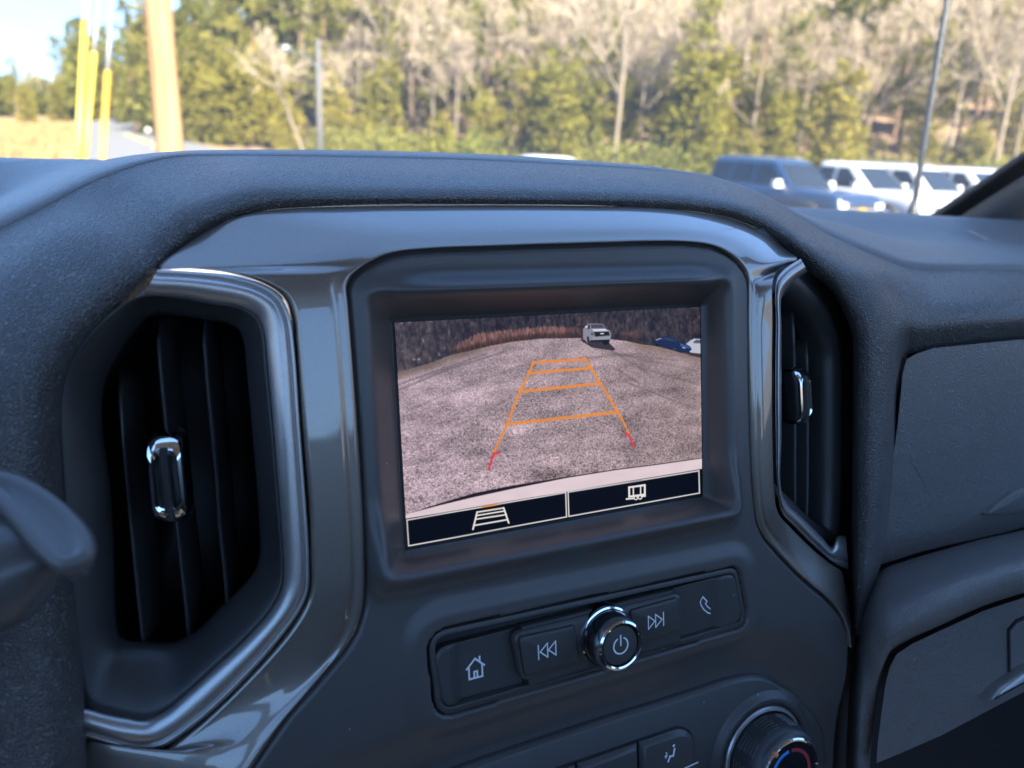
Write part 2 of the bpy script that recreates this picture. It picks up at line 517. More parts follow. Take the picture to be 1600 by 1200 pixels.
# the road that bends away on the left
ctr = [(335, 14), (318, 20), (290, 28), (255, 40), (222, 56), (197, 76), (172, 100), (143, 126), (110, 150)]
cpts = refine(np.array([ground_at(*c) for c in ctr]), 6)
tn = np.gradient(cpts, axis=0); tn[:, 2] = 0; tn /= np.linalg.norm(tn, axis=1)[:, None]
sd_ = np.stack([tn[:, 1], -tn[:, 0], 0 * tn[:, 0]], 1)
def ribbon(name, off0, off1, dz, mat):
    a = cpts + sd_ * off0; b = cpts + sd_ * off1
    V = []
    for p, q in zip(a, b):
        V += [(p[0], p[1], H(p[0], p[1]) + dz), (q[0], q[1], H(q[0], q[1]) + dz)]
    return mk(name, V, grid_faces(len(a), 2), mat, fix=True)
tag(ribbon('road', -3.3, 3.3, .06, M['road']), kind='structure')
yl = mat_plain('yellow_road_paint', (.62, .42, .06), .7, vary=.15, vscale=2)
for o0, o1 in ((-.22, -.10), (.10, .22)):
    tag(ribbon('road_marking', o0, o1, .068, yl), kind='structure')
# ------------------------------------------------------------------ cab of the truck
CX = FA.o[0] - .004                          # middle of the truck
def Q(x, y, z): return np.array([x, y, CH + z])

def glass_mat(name, tint, refl, dust=0):
    m = bpy.data.materials.new(name); m.use_nodes = True
    nt = m.node_tree; nt.nodes.clear()
    out = nt.nodes.new('ShaderNodeOutputMaterial')
    tr = nt.nodes.new('ShaderNodeBsdfTransparent'); tr.inputs[0].default_value = (*tint, 1)
    gl = nt.nodes.new('ShaderNodeBsdfGlossy'); gl.inputs['Roughness'].default_value = .02
    lw_ = nt.nodes.new('ShaderNodeLayerWeight'); lw_.inputs[0].default_value = .5
    pw_ = nt.nodes.new('ShaderNodeMath'); pw_.operation = 'POWER'; pw_.inputs[1].default_value = 5
    fr = nt.nodes.new('ShaderNodeMath'); fr.operation = 'MULTIPLY_ADD'; fr.inputs[1].default_value = .6; fr.inputs[2].default_value = refl
    link(nt, lw_.outputs['Facing'], pw_.inputs[0]); link(nt, pw_.outputs[0], fr.inputs[0])
    mx = nt.nodes.new('ShaderNodeMixShader')
    link(nt, fr.outputs[0], mx.inputs[0]); link(nt, tr.outputs[0], mx.inputs[1]); link(nt, gl.outputs[0], mx.inputs[2])
    if dust:
        # dust film added to lay a pale haze veil over the view
        tl = nt.nodes.new('ShaderNodeBsdfTranslucent'); tl.inputs[0].default_value = (.85, .84, .80, 1)
        tc = nt.nodes.new('ShaderNodeTexCoord'); nz = nt.nodes.new('ShaderNodeTexNoise'); nz.inputs['Scale'].default_value = 5; nz.inputs['Detail'].default_value = 7
        link(nt, tc.outputs['Object'], nz.inputs['Vector'])
        mr = nt.nodes.new('ShaderNodeMapRange'); mr.inputs[1].default_value = .3; mr.inputs[2].default_value = .7; mr.inputs[3].default_value = dust * .7; mr.inputs[4].default_value = dust * 1.3
        link(nt, nz.outputs['Fac'], mr.inputs[0])
        m2 = nt.nodes.new('ShaderNodeMixShader'); link(nt, mr.outputs[0], m2.inputs[0]); link(nt, mx.outputs[0], m2.inputs[1]); link(nt, tl.outputs[0], m2.inputs[2])
        mx = m2
    link(nt, mx.outputs[0], out.inputs[0])
    return m
M['glass'] = glass_mat('window_glass', (.94, .96, .95), .02)
M['windshield'] = glass_mat('windshield_glass', (.95, .96, .95), .02, .06)

HW = .80                                     # half width inside at the belt line
def ws_point(s, t):
    """windshield: s -1..1 across, t 0 base .. 1 header"""
    yb = .80 - .11 * s * s; yt = .12 - .06 * s * s
    zb = -.10 + .03 * s * s; zt = .40 - .05 * s * s
    bulge = .03 * math.sin(math.pi * t) * (1 - s * s)
    x = CX + s * (.785 * (1 - t) + .62 * t)
    return Q(x, yb + (yt - yb) * t + bulge * .5, zb + (zt - zb) * t + bulge)
G = np.array([[ws_point(s, t) for t in np.linspace(0, 1, 7)] for s in np.linspace(-1, 1, 13)])
ws = mk('windshield', G.reshape(-1, 3), grid_faces(13, 7), M['windshield'], fix=False)
tag(ws, 'clear curved windshield glass rising over the dashboard', 'windshield')

def slab(name, G, thick, mat, parent=None, kind='structure', outward=None):
    """a surface grid given a thickness along its normals"""
    G = np.asarray(G, float); n, k = G.shape[:2]
    du = np.gradient(G, axis=0); dv = np.gradient(G, axis=1)
    nn = np.cross(du, dv); nn /= np.linalg.norm(nn, axis=2)[..., None] + 1e-12
    if outward is not None and (nn.reshape(-1, 3).mean(0) @ np.array(outward)) < 0: nn = -nn
    H = G + nn * thick
    V = np.concatenate([G.reshape(-1, 3), H.reshape(-1, 3)])
    N = n * k
    F = grid_faces(n, k) + [q[::-1] for q in grid_faces(n, k, off=N)]
    edge = [(i * k) for i in range(n)] + [(n - 1) * k + j for j in range(1, k)] + [i * k + k - 1 for i in range(n - 2, -1, -1)] + [j for j in range(k - 2, 0, -1)]
    for a, b in zip(edge, edge[1:] + edge[:1]):
        F.append([a, b, b + N, a + N])
    o = mk(name, V, F, mat, parent, sharp=40)
    if kind and not parent: tag(o, kind=kind)
    return o

# roof lining, from the windshield header back to the rear window
R = np.array([[Q(CX + s * (.66 + .0 * t), (.12 - .08 * s * s) * (1 - t) + -1.45 * t, .405 - .03 * s * s + .02 * math.sin(math.pi * t)) for t in np.linspace(0, 1, 9)] for s in np.linspace(-1, 1, 9)])
slab('roof_lining', R, .03, M['headliner'], outward=(0, 0, 1))
# roof sides down to the side window tops, doors, rear wall, floor
for sgn in (-1, 1):
    A = np.array([[Q(CX + sgn * (.66 + .06 * t), y, .373 - .07 * t) for t in (0, 1)] for y in np.linspace(.04, -1.45, 6)])
    slab('roof_side', A, .03, M['headliner'], outward=(sgn, 0, .3))
    A = np.array([[Q(CX + sgn * (HW + .02 + .02 * math.sin(t * 3)), y, -.14 - .75 * t) for t in np.linspace(0, 1, 5)] for y in np.linspace(.66, -1.5, 6)])
    slab('door_wall', A, .06, M['door'], outward=(sgn, 0, 0))
    A = np.array([[Q(CX + sgn * (HW + .01 - .10 * t), y, -.14 + .45 * t) for t in (0, 1)] for y in (-.75, -.90)])
    slab('door_pillar', A, .04, M['pillar'], outward=(sgn, 0, 0))
    A = np.array([[Q(CX + sgn * (HW + .005 - .085 * t), y0 + (y1 - y0) * t, -.135 + .43 * t) for t in (0, 1)] for y0, y1 in ((.60, .10), (-.75, -.75))])
    wd = mk('side_window', A.reshape(-1, 3), grid_faces(2, 2), M['glass'], fix=False)
    tag(wd, 'side window glass of the truck door on the ' + ('passenger' if sgn > 0 else 'driver') + ' side', 'window')
A = np.array([[Q(CX + s * .82, -1.47, z) for z in (-.9, -.02)] for s in (-1, 1)])
slab('rear_wall', A, .06, M['door'], outward=(0, -1, 0))
A = np.array([[Q(CX + s * .82, y, -.92) for y in (1.0, -1.5)] for s in (-1, 1)])
slab('cab_floor', A, .05, M['carpet'], outward=(0, 0, -1))
A = np.array([[Q(CX + s * .86, .86, z) for z in (-.95, -.30)] for s in (-1, 1)])
slab('firewall', A, .05, M['carpet'], outward=(0, 1, 0))
# windshield pillars with the black border of the glass
for sgn in (1, -1):
    ed = [ws_point(sgn, t) + (np.array([0, .0, 0])) for t in np.linspace(0, 1, 10)]
    al = ed[-1] - ed[0]; al /= np.linalg.norm(al)
    ed = [ed[0] - al * .12] + ed
    out = np.array([sgn, 0, 0.0]); out -= (out @ al) * al; out /= np.linalg.norm(out)
    inw = np.cross(al, out) * sgn                      # into the cab
    if inw[1] > 0: inw = -inw
    pil = empty('windshield_pillar', ed[0], ('grey plastic windshield pillar cover at the right edge of the dashboard' if sgn > 0 else 'driver side windshield pillar cover left of the view'), 'pillar')
    G = []
    for i, p in enumerate(ed):
        c_ = p + out * .105 + inw * .006
        G.append([c_ + out * .105 * math.copysign(abs(math.cos(a_)) ** .75, math.cos(a_)) + inw * (.032 if math.sin(a_) > 0 else .012) * math.copysign(abs(math.sin(a_)) ** .8, math.sin(a_)) for a_ in np.linspace(0, 2 * math.pi, 21)])
    loft('pillar_cover', np.array(G), M['pillar'], pil, 2, 2, sharp=60)
    loft('black_edge', np.array([[p + out * .010 - inw * .004, p - out * .020 - inw * .004, p - out * .022 + inw * .003, p - out * .012 + inw * .009, p + out * .004 + inw * .012] for p in ed]), M['rubber'], pil, 2, 2, sharp=50)

# bonnet and fender of the truck, below the line of sight
white_paint = mat_plain('white_body_paint', (.55, .555, .56), .35, coat=.6, vary=.03, vscale=3)
Bn = np.array([[Q(CX + s * .93, .84 + 1.15 * t, -.155 - .02 * s * s - .03 * t - .05 * max(0, t - .8) * 5) for t in np.linspace(0, 1, 7)] for s in np.linspace(-1, 1, 13)])
hd = slab('truck_bonnet', Bn, .02, white_paint, kind=None, outward=(0, 0, -1))
tag(hd, 'white bonnet of the truck in front of the windshield', 'bonnet')

# radio antenna on the right fender
a0, a1 = Plane(Q(0, .87, 0), (1, 0, 0), (0, 0, 1)).hit(1428, 322), Plane(Q(0, .885, 0), (1, 0, 0), (0, 0, 1)).hit(1480, 0)
ad = (a1 - a0) / np.linalg.norm(a1 - a0)
ant = empty('radio_antenna', a0, 'thin black radio antenna mast with a spiral rib outside the windshield', 'antenna')
mb = MB(); mb.tube([a0 - ad * .12, a0 + ad * .10, a0 + ad * .9], [.0046, .0044, .0032], 10); mb.build('mast', M['rubber'], ant)
mb = MB()
ts = np.linspace(0, .62, 330)
e1 = np.cross(ad, [1, 0, 0]); e1 /= np.linalg.norm(e1); e2 = np.cross(ad, e1)
mb.tube([a0 + ad * (t + .04) + .0046 * (math.cos(t * 190) * e1 + math.sin(t * 190) * e2) for t in ts], .0011, 4)
mb.build('spiral_rib', mat_plain('antenna_wire', (.03, .03, .03), .3, vary=.05), ant)
mb = MB(); mb.tube([a0 - ad * .14, a0 - ad * .05, a0 - ad * .01, a0 + ad * .012], [.013, .0125, .009, .004], 14); mb.build('base', M['rubber'], ant)

# ------------------------------------------------------------------ dashboard: padded arch and passenger side
dash = empty('dashboard', FA.pt(0, -.1, -.1), 'dark grained dashboard of a truck with a padded arch round the centre stack', 'dashboard')
ARCH = [
 [(142,1300,-0.012),(126,1300,0.006),(95,1300,0.014),(40,1300,0.016),(-40,1300,0.01),(-170,1300,-0.01)],
 [(135,1069,-0.012),(118,1069,0.005),(90,1069,0.013),(35,1069,0.015),(-45,1069,0.01),(-170,1060,-0.01)],
 [(113,889,-0.012),(98,889,0.005),(70,887,0.012),(18,884,0.014),(-60,878,0.008),(-190,865,-0.015)],
 [(100,717,-0.012),(86,716,0.004),(58,713,0.011),(8,706,0.012),(-62,692,0.005),(-185,665,-0.02)],
 [(99,635,-0.012),(86,631,0.003),(60,622,0.01),(14,604,0.01),(-55,575,0),(-170,535,-0.03)],
 [(107,588,-0.012),(95,582,0.003),(72,569,0.008),(30,544,0.006),(-40,503,-0.008),(-135,447,-0.042)],
 [(132,541,-0.012),(121,533,0.002),(100,517,0.006),(60,486,0.001),(0,441,-0.014),(-66,397,-0.052)],
 [(181,492,-0.012),(171,482,0.001),(150,464,0.003),(112,430,-0.005),(55,388,-0.024),(0,359,-0.058)],
 [(234.7,443.8,-0.012),(223,431,0),(204,413,0),(170,381,-0.01),(120,346,-0.032),(67,326,-0.064)],
 [(272.4,398.1,-0.013),(263,384,-0.0087),(245,365,-0.0115),(215,335,-0.0274),(175,307,-0.0532),(135,290,-0.07)],
 [(312.2,367.2,-0.014),(304,352,-0.0095),(288,333,-0.0123),(262,307,-0.029),(232,280,-0.0556),(202,263,-0.076)],
 [(356.9,343.3,-0.015),(351,328,-0.0125),(339,310,-0.0165),(319,286,-0.035),(296,263,-0.062),(270,246.5,-0.081)],
 [(411.7,329.4,-0.015),(407,313,-0.0125),(399,296,-0.0165),(386,272,-0.035),(371,254,-0.062),(350,243.5,-0.085)],
 [(480.4,323.5,-0.015),(478,308,-0.0125),(474,293,-0.0165),(468,270,-0.035),(460,254,-0.062),(450,244,-0.086)],
 [(600,319,-0.015),(599,308,-0.0125),(598,294,-0.0165),(596,272,-0.035),(594,256,-0.062),(592,246.5,-0.086)],
 [(760,319,-0.015),(760,308,-0.0125),(760,295,-0.0165),(760,275,-0.035),(760,260,-0.062),(760,251,-0.086)],
 [(900,320,-0.015),(900,310,-0.0125),(901,298,-0.0165),(902,279,-0.035),(903,266,-0.062),(904,258.5,-0.086)],
 [(1009.8,324.5,-0.015),(1011,312,-0.0125),(1013,301,-0.0165),(1016,283,-0.035),(1019,272,-0.062),(1022,266,-0.084)],
 [(1084.3,330.4,-0.015),(1088,318,-0.0125),(1092,307,-0.0165),(1098,292,-0.035),(1104,281,-0.062),(1110,276,-0.078)],
 [(1148.9,343.2,-0.014),(1155,331,-0.0099),(1160,321,-0.0131),(1167,310,-0.0298),(1173,302,-0.0552),(1179,300,-0.068)],
 [(1198.7,366.1,-0.013),(1206,354,-0.0095),(1213,345,-0.0123),(1221,336,-0.0282),(1227,330,-0.0524),(1233,329,-0.06)],
 [(1239.2,397.8,-0.012),(1249,388,-0.004),(1257,381,-0.004),(1267,374,-0.012),(1278,367,-0.03),(1292,365,-0.052)],
 [(1268,429.6,-0.012),(1280,420,-0.002),(1292,412,0),(1308,401,-0.006),(1325,394,-0.022),(1345,390,-0.046)],
 [(1297,452,-0.012),(1307,447,0.001),(1320,441,0.004),(1340,434,0.004),(1362,428,-0.002),(1386,424,-0.02)],
 [(1318,487,-0.012),(1328,484,0.003),(1340,481,0.007),(1362,476,0.009),(1385,472,0.007),(1408,470,0.001)],
 [(1331,523,-0.012),(1340,521,0.004),(1352,520,0.009),(1373,518,0.011),(1396,514,0.01),(1418,512,0.006)],
 [(1333,567,-0.012),(1342,567,0.004),(1354,567,0.009),(1373,566,0.011),(1397,560,0.008),(1418,553,-0.012)],
 [(1333,620,-0.012),(1342,620,0.004),(1354,620,0.009),(1372,620,0.011),(1391,618,0.008),(1402,615,-0.005)],
 [(1332,692,-0.012),(1341,692,0.004),(1353,692,0.009),(1370,692,0.011),(1388,692,0.008),(1399,691,-0.005)],
 [(1331,780,-0.012),(1340,780,0.004),(1351,781,0.009),(1366,782,0.011),(1381,783,0.008),(1391,784,-0.005)],
 [(1330,860,-0.012),(1339,861,0.004),(1349,863,0.008),(1360,865,0.009),(1370,867,0.006),(1379,869,-0.005)],
 [(1331,920,-0.012),(1337,922,0.002),(1343,924,0.005),(1349,926,0.006),(1356,929,0.003),(1362,932,-0.005)],
 [(1333,990,-0.012),(1335,991,-0.002),(1338,992,0.001),(1341,993,0.001),(1344,994,-0.001),(1347,995,-0.012)],
]
G1 = np.array([[FA.hit(*p) for p in st] for st in ARCH])
MS, MKK = 5, 5
skirt = np.array([[FA.hit(st[0][0], st[0][1], st[0][2] - .022)] for st in ARCH])  # hidden return added behind the pad edge, blocking light leaks
G1 = refine(refine(G1, MS, 0), MKK, 1)
G1 = np.concatenate([refine(skirt, MS, 0), G1], 1)
n1, k1 = G1.shape[:2]
V = [G1.reshape(-1, 3)]; F = grid_faces(n1, k1)
# passenger side band to the right of it: Coons patch that shares the arch's border
i0, i1 = 22 * MS, 26 * MS
left = G1[i0:i1 + 1, -1]
top_px = [(1345,390,-.046),(1412,416,-.048),(1444,421,-.050),(1500,422,-.052),(1600,423,-.054),(1720,430,-.056),(1900,445,-.06),(2150,470,-.07)]
bot_px = [(1418,553,-.012),(1444,547,-.013),(1480,543,-.014),(1530,538,-.014),(1600,531,-.014),(1720,520,-.014),(1900,505,-.014),(2150,490,-.014)]
top_c = refine(np.array([FA.hit(*p) for p in top_px]), 6); bot_c = refine(np.array([FA.hit(*p) for p in bot_px]), 6)
top_c[0] = left[0]; bot_c[0] = left[-1]
right_px = [(2150,470,-.07),(2150,474,-.036),(2150,479,-.012),(2150,484,-.004),(2150,490,-.014)]
right_c = refine(np.array([FA.hit(*p) for p in right_px]), MS)
nt_, nl = len(top_c), len(left)
C2 = np.zeros((nt_, nl, 3))
for i in range(nt_):
    u = i / (nt_ - 1)
    for j in range(nl):
        v = j / (nl - 1)
        C2[i, j] = (1 - v) * top_c[i] + v * bot_c[i] + (1 - u) * left[j] + u * right_c[j] \
            - ((1 - u) * (1 - v) * left[0] + u * (1 - v) * top_c[-1] + (1 - u) * v * left[-1] + u * v * bot_c[-1])
V.append(C2.reshape(-1, 3)); F += grid_faces(nt_, nl, off=n1 * k1)
mk('padded_arch', np.concatenate(V), F, M['pad'], dash, merge=.0002)

# dash top in front of the seam
seam = [G1[i, -1] for i in range(0, i0 + 1)] + list(top_c[1:])
seam = np.array(seam)
# subsample the seam and give the rows in front of it
TOP = [
 # seam station px,py | lip (px,py,w) | crest (px,py,w) | behind the crest (px,py,w)
 ((-66,397,-.052), (-68,391,-.054), (-74,372,-.062), (-85,350,-.12)),
 ((0,359,-.058), (-1,354,-.060), (-6,338,-.068), (-16,318,-.13)),
 ((67,326,-.064), (66,321,-.066), (62,307,-.074), (50,291,-.14)),
 ((135,290,-.070), (134,286,-.072), (130,274,-.082), (118,262,-.15)),
 ((202,263,-.076), (201,259.5,-.078), (197,251,-.088), (190,245,-.16)),
 ((270,246.5,-.081), (270,243.5,-.083), (268,238.5,-.095), (266,239,-.17)),
 ((350,243.5,-.085), (350,241,-.088), (350,236,-.10), (350,237,-.17)),
 ((450,244,-.086), (450,241.5,-.089), (450,236,-.102), (450,237.5,-.17)),
 ((592,246.5,-.086), (592,244,-.089), (592,238,-.102), (592,240,-.17)),
 ((760,251,-.086), (760,248.5,-.089), (760,243.5,-.102), (760,246,-.17)),
 ((904,258.5,-.086), (905,256.5,-.089), (906,252.5,-.102), (907,256,-.17)),
 ((1022,266,-.084), (1024,264.5,-.087), (1026,262,-.10), (1030,268,-.17)),
 ((1110,276,-.078), (1113,276,-.082), (1118,278,-.095), (1125,292,-.16)),
 ((1179,300,-.068), (1184,301,-.072), (1192,306,-.085), (1205,325,-.15)),
 ((1233,329,-.060), (1239,329.5,-.064), (1246,332,-.075), (1262,340,-.14)),
 ((1292,365,-.052), (1297,362,-.055), (1305,358,-.064), (1325,352,-.14)),
 ((1345,390,-.046), (1349,386,-.049), (1356,380,-.056), (1370,366,-.14)),
 ((1412,416,-.048), (1414,411,-.050), (1420,404,-.056), (1430,380,-.14)),
 ((1500,422,-.052), (1501,417,-.054), (1503,409,-.060), (1510,386,-.14)),
 ((1600,423,-.054), (1600,418,-.056), (1600,410,-.062), (1602,389,-.14)),
 ((1720,430,-.056), (1720,425,-.058), (1720,417,-.064), (1720,396,-.14)),
 ((2150,470,-.07), (2150,465,-.072), (2150,457,-.078), (2150,437,-.15)),
]
rows = []
for s, l, c, b in TOP:
    S0 = FA.hit(*s)
    down = np.array([0, .002, -.008])
    Bp = FA.hit(*b)
    base = Bp.copy()
    sx = (base[0] - CX)
    far = np.array([CX + sx * 1.0, .64 - .10 * (sx / .8) ** 2, 0])
    mid = np.array([base[0] * .6 + far[0] * .4, base[1] * .5 + far[1] * .5, 0])
    zf = CH - .050 if s[0] < 900 else CH - .050
    rows.append([S0 + down, S0 + np.array([0, .001, -.002]), FA.hit(*l), FA.hit(*c), Bp, mid, far, far + np.array([0, .16, 0])])
for dx, dy in ((-.09, .010), (-.30, .015), (-.64, -.01)):         # on to the driver's side
    rows.insert(0, [p + np.array([dx * (1 - 0 * i), dy if i < 4 else 0, 0]) for i, p in enumerate(rows[0 if dx == -.09 else (1 if dx == -.30 else 2)])])
rows = np.array(rows)
zl = np.interp([r[4][0] for r in rows], [CX - .35, CX - .20, CX - .05, CX + .10, CX + .25, CX + .43, CX + .8], [-.029, -.029, -.038, -.050, -.053, -.050, -.058])
for r, z in zip(rows, zl):
    r[5][2] = min(r[4][2], CH + z * .5 + (r[4][2] - CH) * .5) if True else 0
    r[6][2] = CH + z; r[7][2] = CH + z - .05
loft('dash_top', rows, M['pad_fine_lit'], dash, 4, 4)

LP = np.array([[p + np.array(o_) for o_ in ((0, 0, 0), (-.045, .008, 0), (-.09, .010, 0), (-.30, .015, 0), (-.64, -.01, 0))] for p in G1[0:6 * MS + 1, -1]])
mk('driver_side_panel', LP.reshape(-1, 3), grid_faces(LP.shape[0], 5), M['pad_fine_lit'], dash)
# ------------------------------------------------------------------ passenger panels
glove_up = empty('upper_glove_box', FA.pt(.28, 0, 0), 'grained upper glove box door set into the dashboard on the passenger side', 'glove box')
op = [(1417,551),(1442,543),(1480,539.5),(1530,534.5),(1600,528),(1720,518),(1900,503),(2140,487),(2140,752),(1900,770),(1720,803),(1600,837),(1467,868),(1380,897),(1354,908),(1374,838),(1382,784),(1389,692),(1392,615),(1394,581),(1400,560)]
outl = np.array([FA.uv(*p, -.006) for p in op])
vtop, vbot = FA.uv(1600, 533, 0)[1], FA.uv(1600, 829, 0)[1]
def bow(u, v):
    t = np.clip((v - vbot) / (vtop - vbot), -.5, 1.3)
    return -.010 * (1 - t) ** 2 * 1.6
def dense(p, mx=.02):
    out = []
    for a, b in zip(p, np.roll(p, -1, 0)):
        n = max(1, int(np.linalg.norm(b - a) / mx))
        out += [a + (b - a) * k / n for k in range(n)]
    return np.array(out)
def panel(name, pl, outline, prof, mat, parent, wfun, inner=None, sharp=50):
    """plate whose face is a grid-filled surface following wfun"""
    p = ccw(dense(np.asarray(outline), .006)); V = []; m = len(p)
    for ins, w in prof:
        for u, v in poly_offset(p, ins): V.append(pl.pt(u, v, w + wfun(u, v)))
    F = grid_faces(len(prof), m, wrap_k=True)
    me_v = np.array(V)
    bm = bmesh.new()
    vs = [bm.verts.new(q) for q in me_v]
    for f in F: bm.faces.new([vs[i] for i in f])
    last = vs[-m:]
    es = []
    for a, b in zip(last, last[1:] + last[:1]):
        e = bm.edges.get((a, b)) or bm.edges.new((a, b)); es.append(e)
    r = bmesh.ops.triangle_fill(bm, use_beauty=True, edges=es)
    fs = [g for g in r['geom'] if isinstance(g, bmesh.types.BMFace)]
    ed = list({e for f in fs for e in f.edges if e not in es})
    for _ in range(3):
        long = [e for e in ed if e.calc_length() > .012]
        if not long: break
        r2 = bmesh.ops.subdivide_edges(bm, edges=long, cuts=1)
        fs2 = list({f for v in bm.verts for f in v.link_faces if f not in ()})
        bmesh.ops.triangulate(bm, faces=[f for f in bm.faces if len(f.verts) > 4])
        ed = [e for e in bm.edges if e not in es and all(len(f.verts) == 3 for f in e.link_faces) and len(e.link_faces) == 2]
    for v in bm.verts:
        if v in last or v in vs: continue
        q = np.array(v.co) - pl.o
        u_, v_ = q @ pl.ex, q @ pl.ey
        v.co = pl.pt(u_, v_, prof[-1][1] + wfun(u_, v_))
    bm.verts.index_update()
    VV = [tuple(v.co) for v in bm.verts]; FF = [[v.index for v in f.verts] for f in bm.faces]
    bm.free()
    return mk(name, VV, FF, mat, parent, sharp=sharp)
panel('door', FA, outl, [(0, -.03), (0, -.009), (.0006, -.0065), (.0020, -.0035), (.0045, -.0010), (.0080, .0004), (.012, .001)], M['pad_fine_lit'], glove_up, bow)
lt = np.array([FA.uv(*p, 0) for p in ((1562,806),(1575,793),(1600,770),(1680,735),(1720,740),(1720,790),(1600,815),(1563,815))])
plate('latch', FA, lt, [(0, -.02), (0, -.002), (.0015, .003), (.003, .004)], M['pad_fine_lit'], glove_up, wfun=bow)

# padded bolster below it that turns down beside the centre stack
BOL = [
 [(2150,740,-0.03),(2150,742,-0.012),(2150,765,0.034),(2150,790,0.05),(2150,815,0.05),(2150,830,0.03)],
 [(1900,765,-0.03),(1900,764,-0.012),(1900,792,0.034),(1900,818,0.05),(1900,842,0.05),(1900,858,0.03)],
 [(1720,800,-0.03),(1720,797,-0.012),(1720,826,0.034),(1720,852,0.05),(1720,878,0.05),(1720,892,0.03)],
 [(1600,833,-0.03),(1600,828,-0.012),(1600,858,0.034),(1600,884,0.05),(1600,912,0.05),(1600,926,0.03)],
 [(1533,848,-0.03),(1533,843,-0.012),(1533,876,0.032),(1533,903,0.047),(1533,933,0.048),(1533,948,0.028)],
 [(1467,866,-0.03),(1467,861,-0.012),(1464,897,0.028),(1466,928,0.043),(1466,961,0.045),(1467,978,0.027)],
 [(1420,880,-0.03),(1417,876,-0.0125),(1412,914,0.0224),(1413,950,0.0369),(1414,985,0.0391),(1417,1001,0.0231)],
 [(1385,895,-0.03),(1378,891,-0.013),(1376,930,0.0167),(1382,968,0.0318),(1388,1003,0.0342),(1394,1017,0.0192)],
 [(1366,920,-0.03),(1360,918,-0.0134),(1360,950,0.0121),(1367,984,0.0266),(1378,1024,0.0294),(1384,1036,0.0154)],
 [(1350,950,-0.03),(1347,952,-0.0139),(1350,975,0.0084),(1358,1010,0.0225),(1371,1050,0.0255),(1376,1063,0.0125)],
 [(1338,985,-0.03),(1338,990,-0.0144),(1343,1008,0.0058),(1352,1040,0.0184),(1366,1082,0.0216),(1371,1092,0.0096)],
 [(1330,1040,-0.03),(1332,1042,-0.0146),(1338,1055,0.0047),(1347,1080,0.0171),(1360,1115,0.0194),(1367,1122,0.0084)],
 [(1325,1110,-0.03),(1328,1111,-0.0146),(1334,1118,0.0047),(1342,1134,0.0171),(1355,1158,0.0194),(1362,1162,0.0084)],
 [(1320,1230,-0.03),(1323,1230,-0.0146),(1329,1232,0.0047),(1336,1236,0.0171),(1348,1240,0.0194),(1355,1242,0.0084)],
]
loft('lower_bolster', np.array([[FA.hit(*p) for p in s] for s in BOL]), M['pad_fine_lit'], dash, 4, 4)

glove_lo = empty('lower_glove_box', FA.pt(.28, -.17, 0), 'dark lower glove box door with a handle recess and a pale edge glint below the passenger bolster', 'glove box')
op = [(1397,1021),(1420,1005),(1467,983),(1533,953),(1600,931),(1720,897),(1900,862),(2140,834),(2140,930),(1900,960),(1720,1020),(1600,1077),(1533,1112),(1467,1147),(1405,1174),(1366,1190),(1367,1168),(1372,1124),(1376,1094),(1380,1066),(1387,1040)]
outl = np.array([FA.uv(*p, .026) for p in op])
ulo = FA.uv(1370, 1100, .02)[0]
def bow2(u, v): return .026
panel('door', FA, outl, [(0, -.03), (0, -.006), (.001, -.002), (.003, .0005), (.007, .0015)], M['pad_fine_lit'], glove_lo, bow2)
hr = np.array([FA.uv(*p, .028) for p in ((1577,985),(1588,972),(1610,962),(1720,925),(1720,1000),(1600,1046),(1578,1058))])
plate('handle_recess', FA, hr, [(-.0018, .0265), (-.0012, .0286), (.0006, .0284), (.0022, .0185)], M['gap'], glove_lo)
hp = np.array([FA.uv(*p, .032) for p in ((1541,1092),(1560,1073),(1600,1045),(1720,990),(1720,1020),(1600,1066),(1545,1094))])
plate('edge_glint_strip', FA, hp, [(0, .022), (0, .030), (.001, .0335), (.0022, .0345)], mat_plain('painted_glint', (.30, .29, .27), .25, .6, vary=.05), glove_lo)  # pale metal strip standing in for a sun glint on the door edge
# black sheets added behind the dash skin and in the footwell, blocking stray light
A = np.array([[FA.pt(u, v, -.105 if v > -.2 else -.13) for v in (.015, -.1, -.25, -.5, -.8)] for u in np.linspace(-.80, .78, 12)])
slab('dash_leak_blocker', A, .01, M['gap'], outward=(0, 1, 0))
for u0_, u1_ in ((.112, .82), (-.82, -.30)):
    A = np.array([[FA.pt(u, v, -.034) for v in (.005, -.05, -.12, -.26, -.50, -.78)] for u in np.linspace(u0_, u1_, 8)])
    slab('leak_blocker', A, .01, M['gap'], outward=(0, 1, 0))  # unseen black sheet added for footwell shade and against light leaks
A = np.array([[FA.pt(.735, v, w) for v in (.03, -.3, -.78)] for w in (-.16, .02)])
slab('dash_end', A, .01, M['gap'], outward=(1, 0, 0))
A = np.array([[FA.pt(u, v, -.062) for v in (.052, -.12)] for u in (.148, .34)])
slab('leak_blocker', A, .008, M['gap'], outward=(0, 1, 0))  # added behind the right vent to stop outside light leaking in
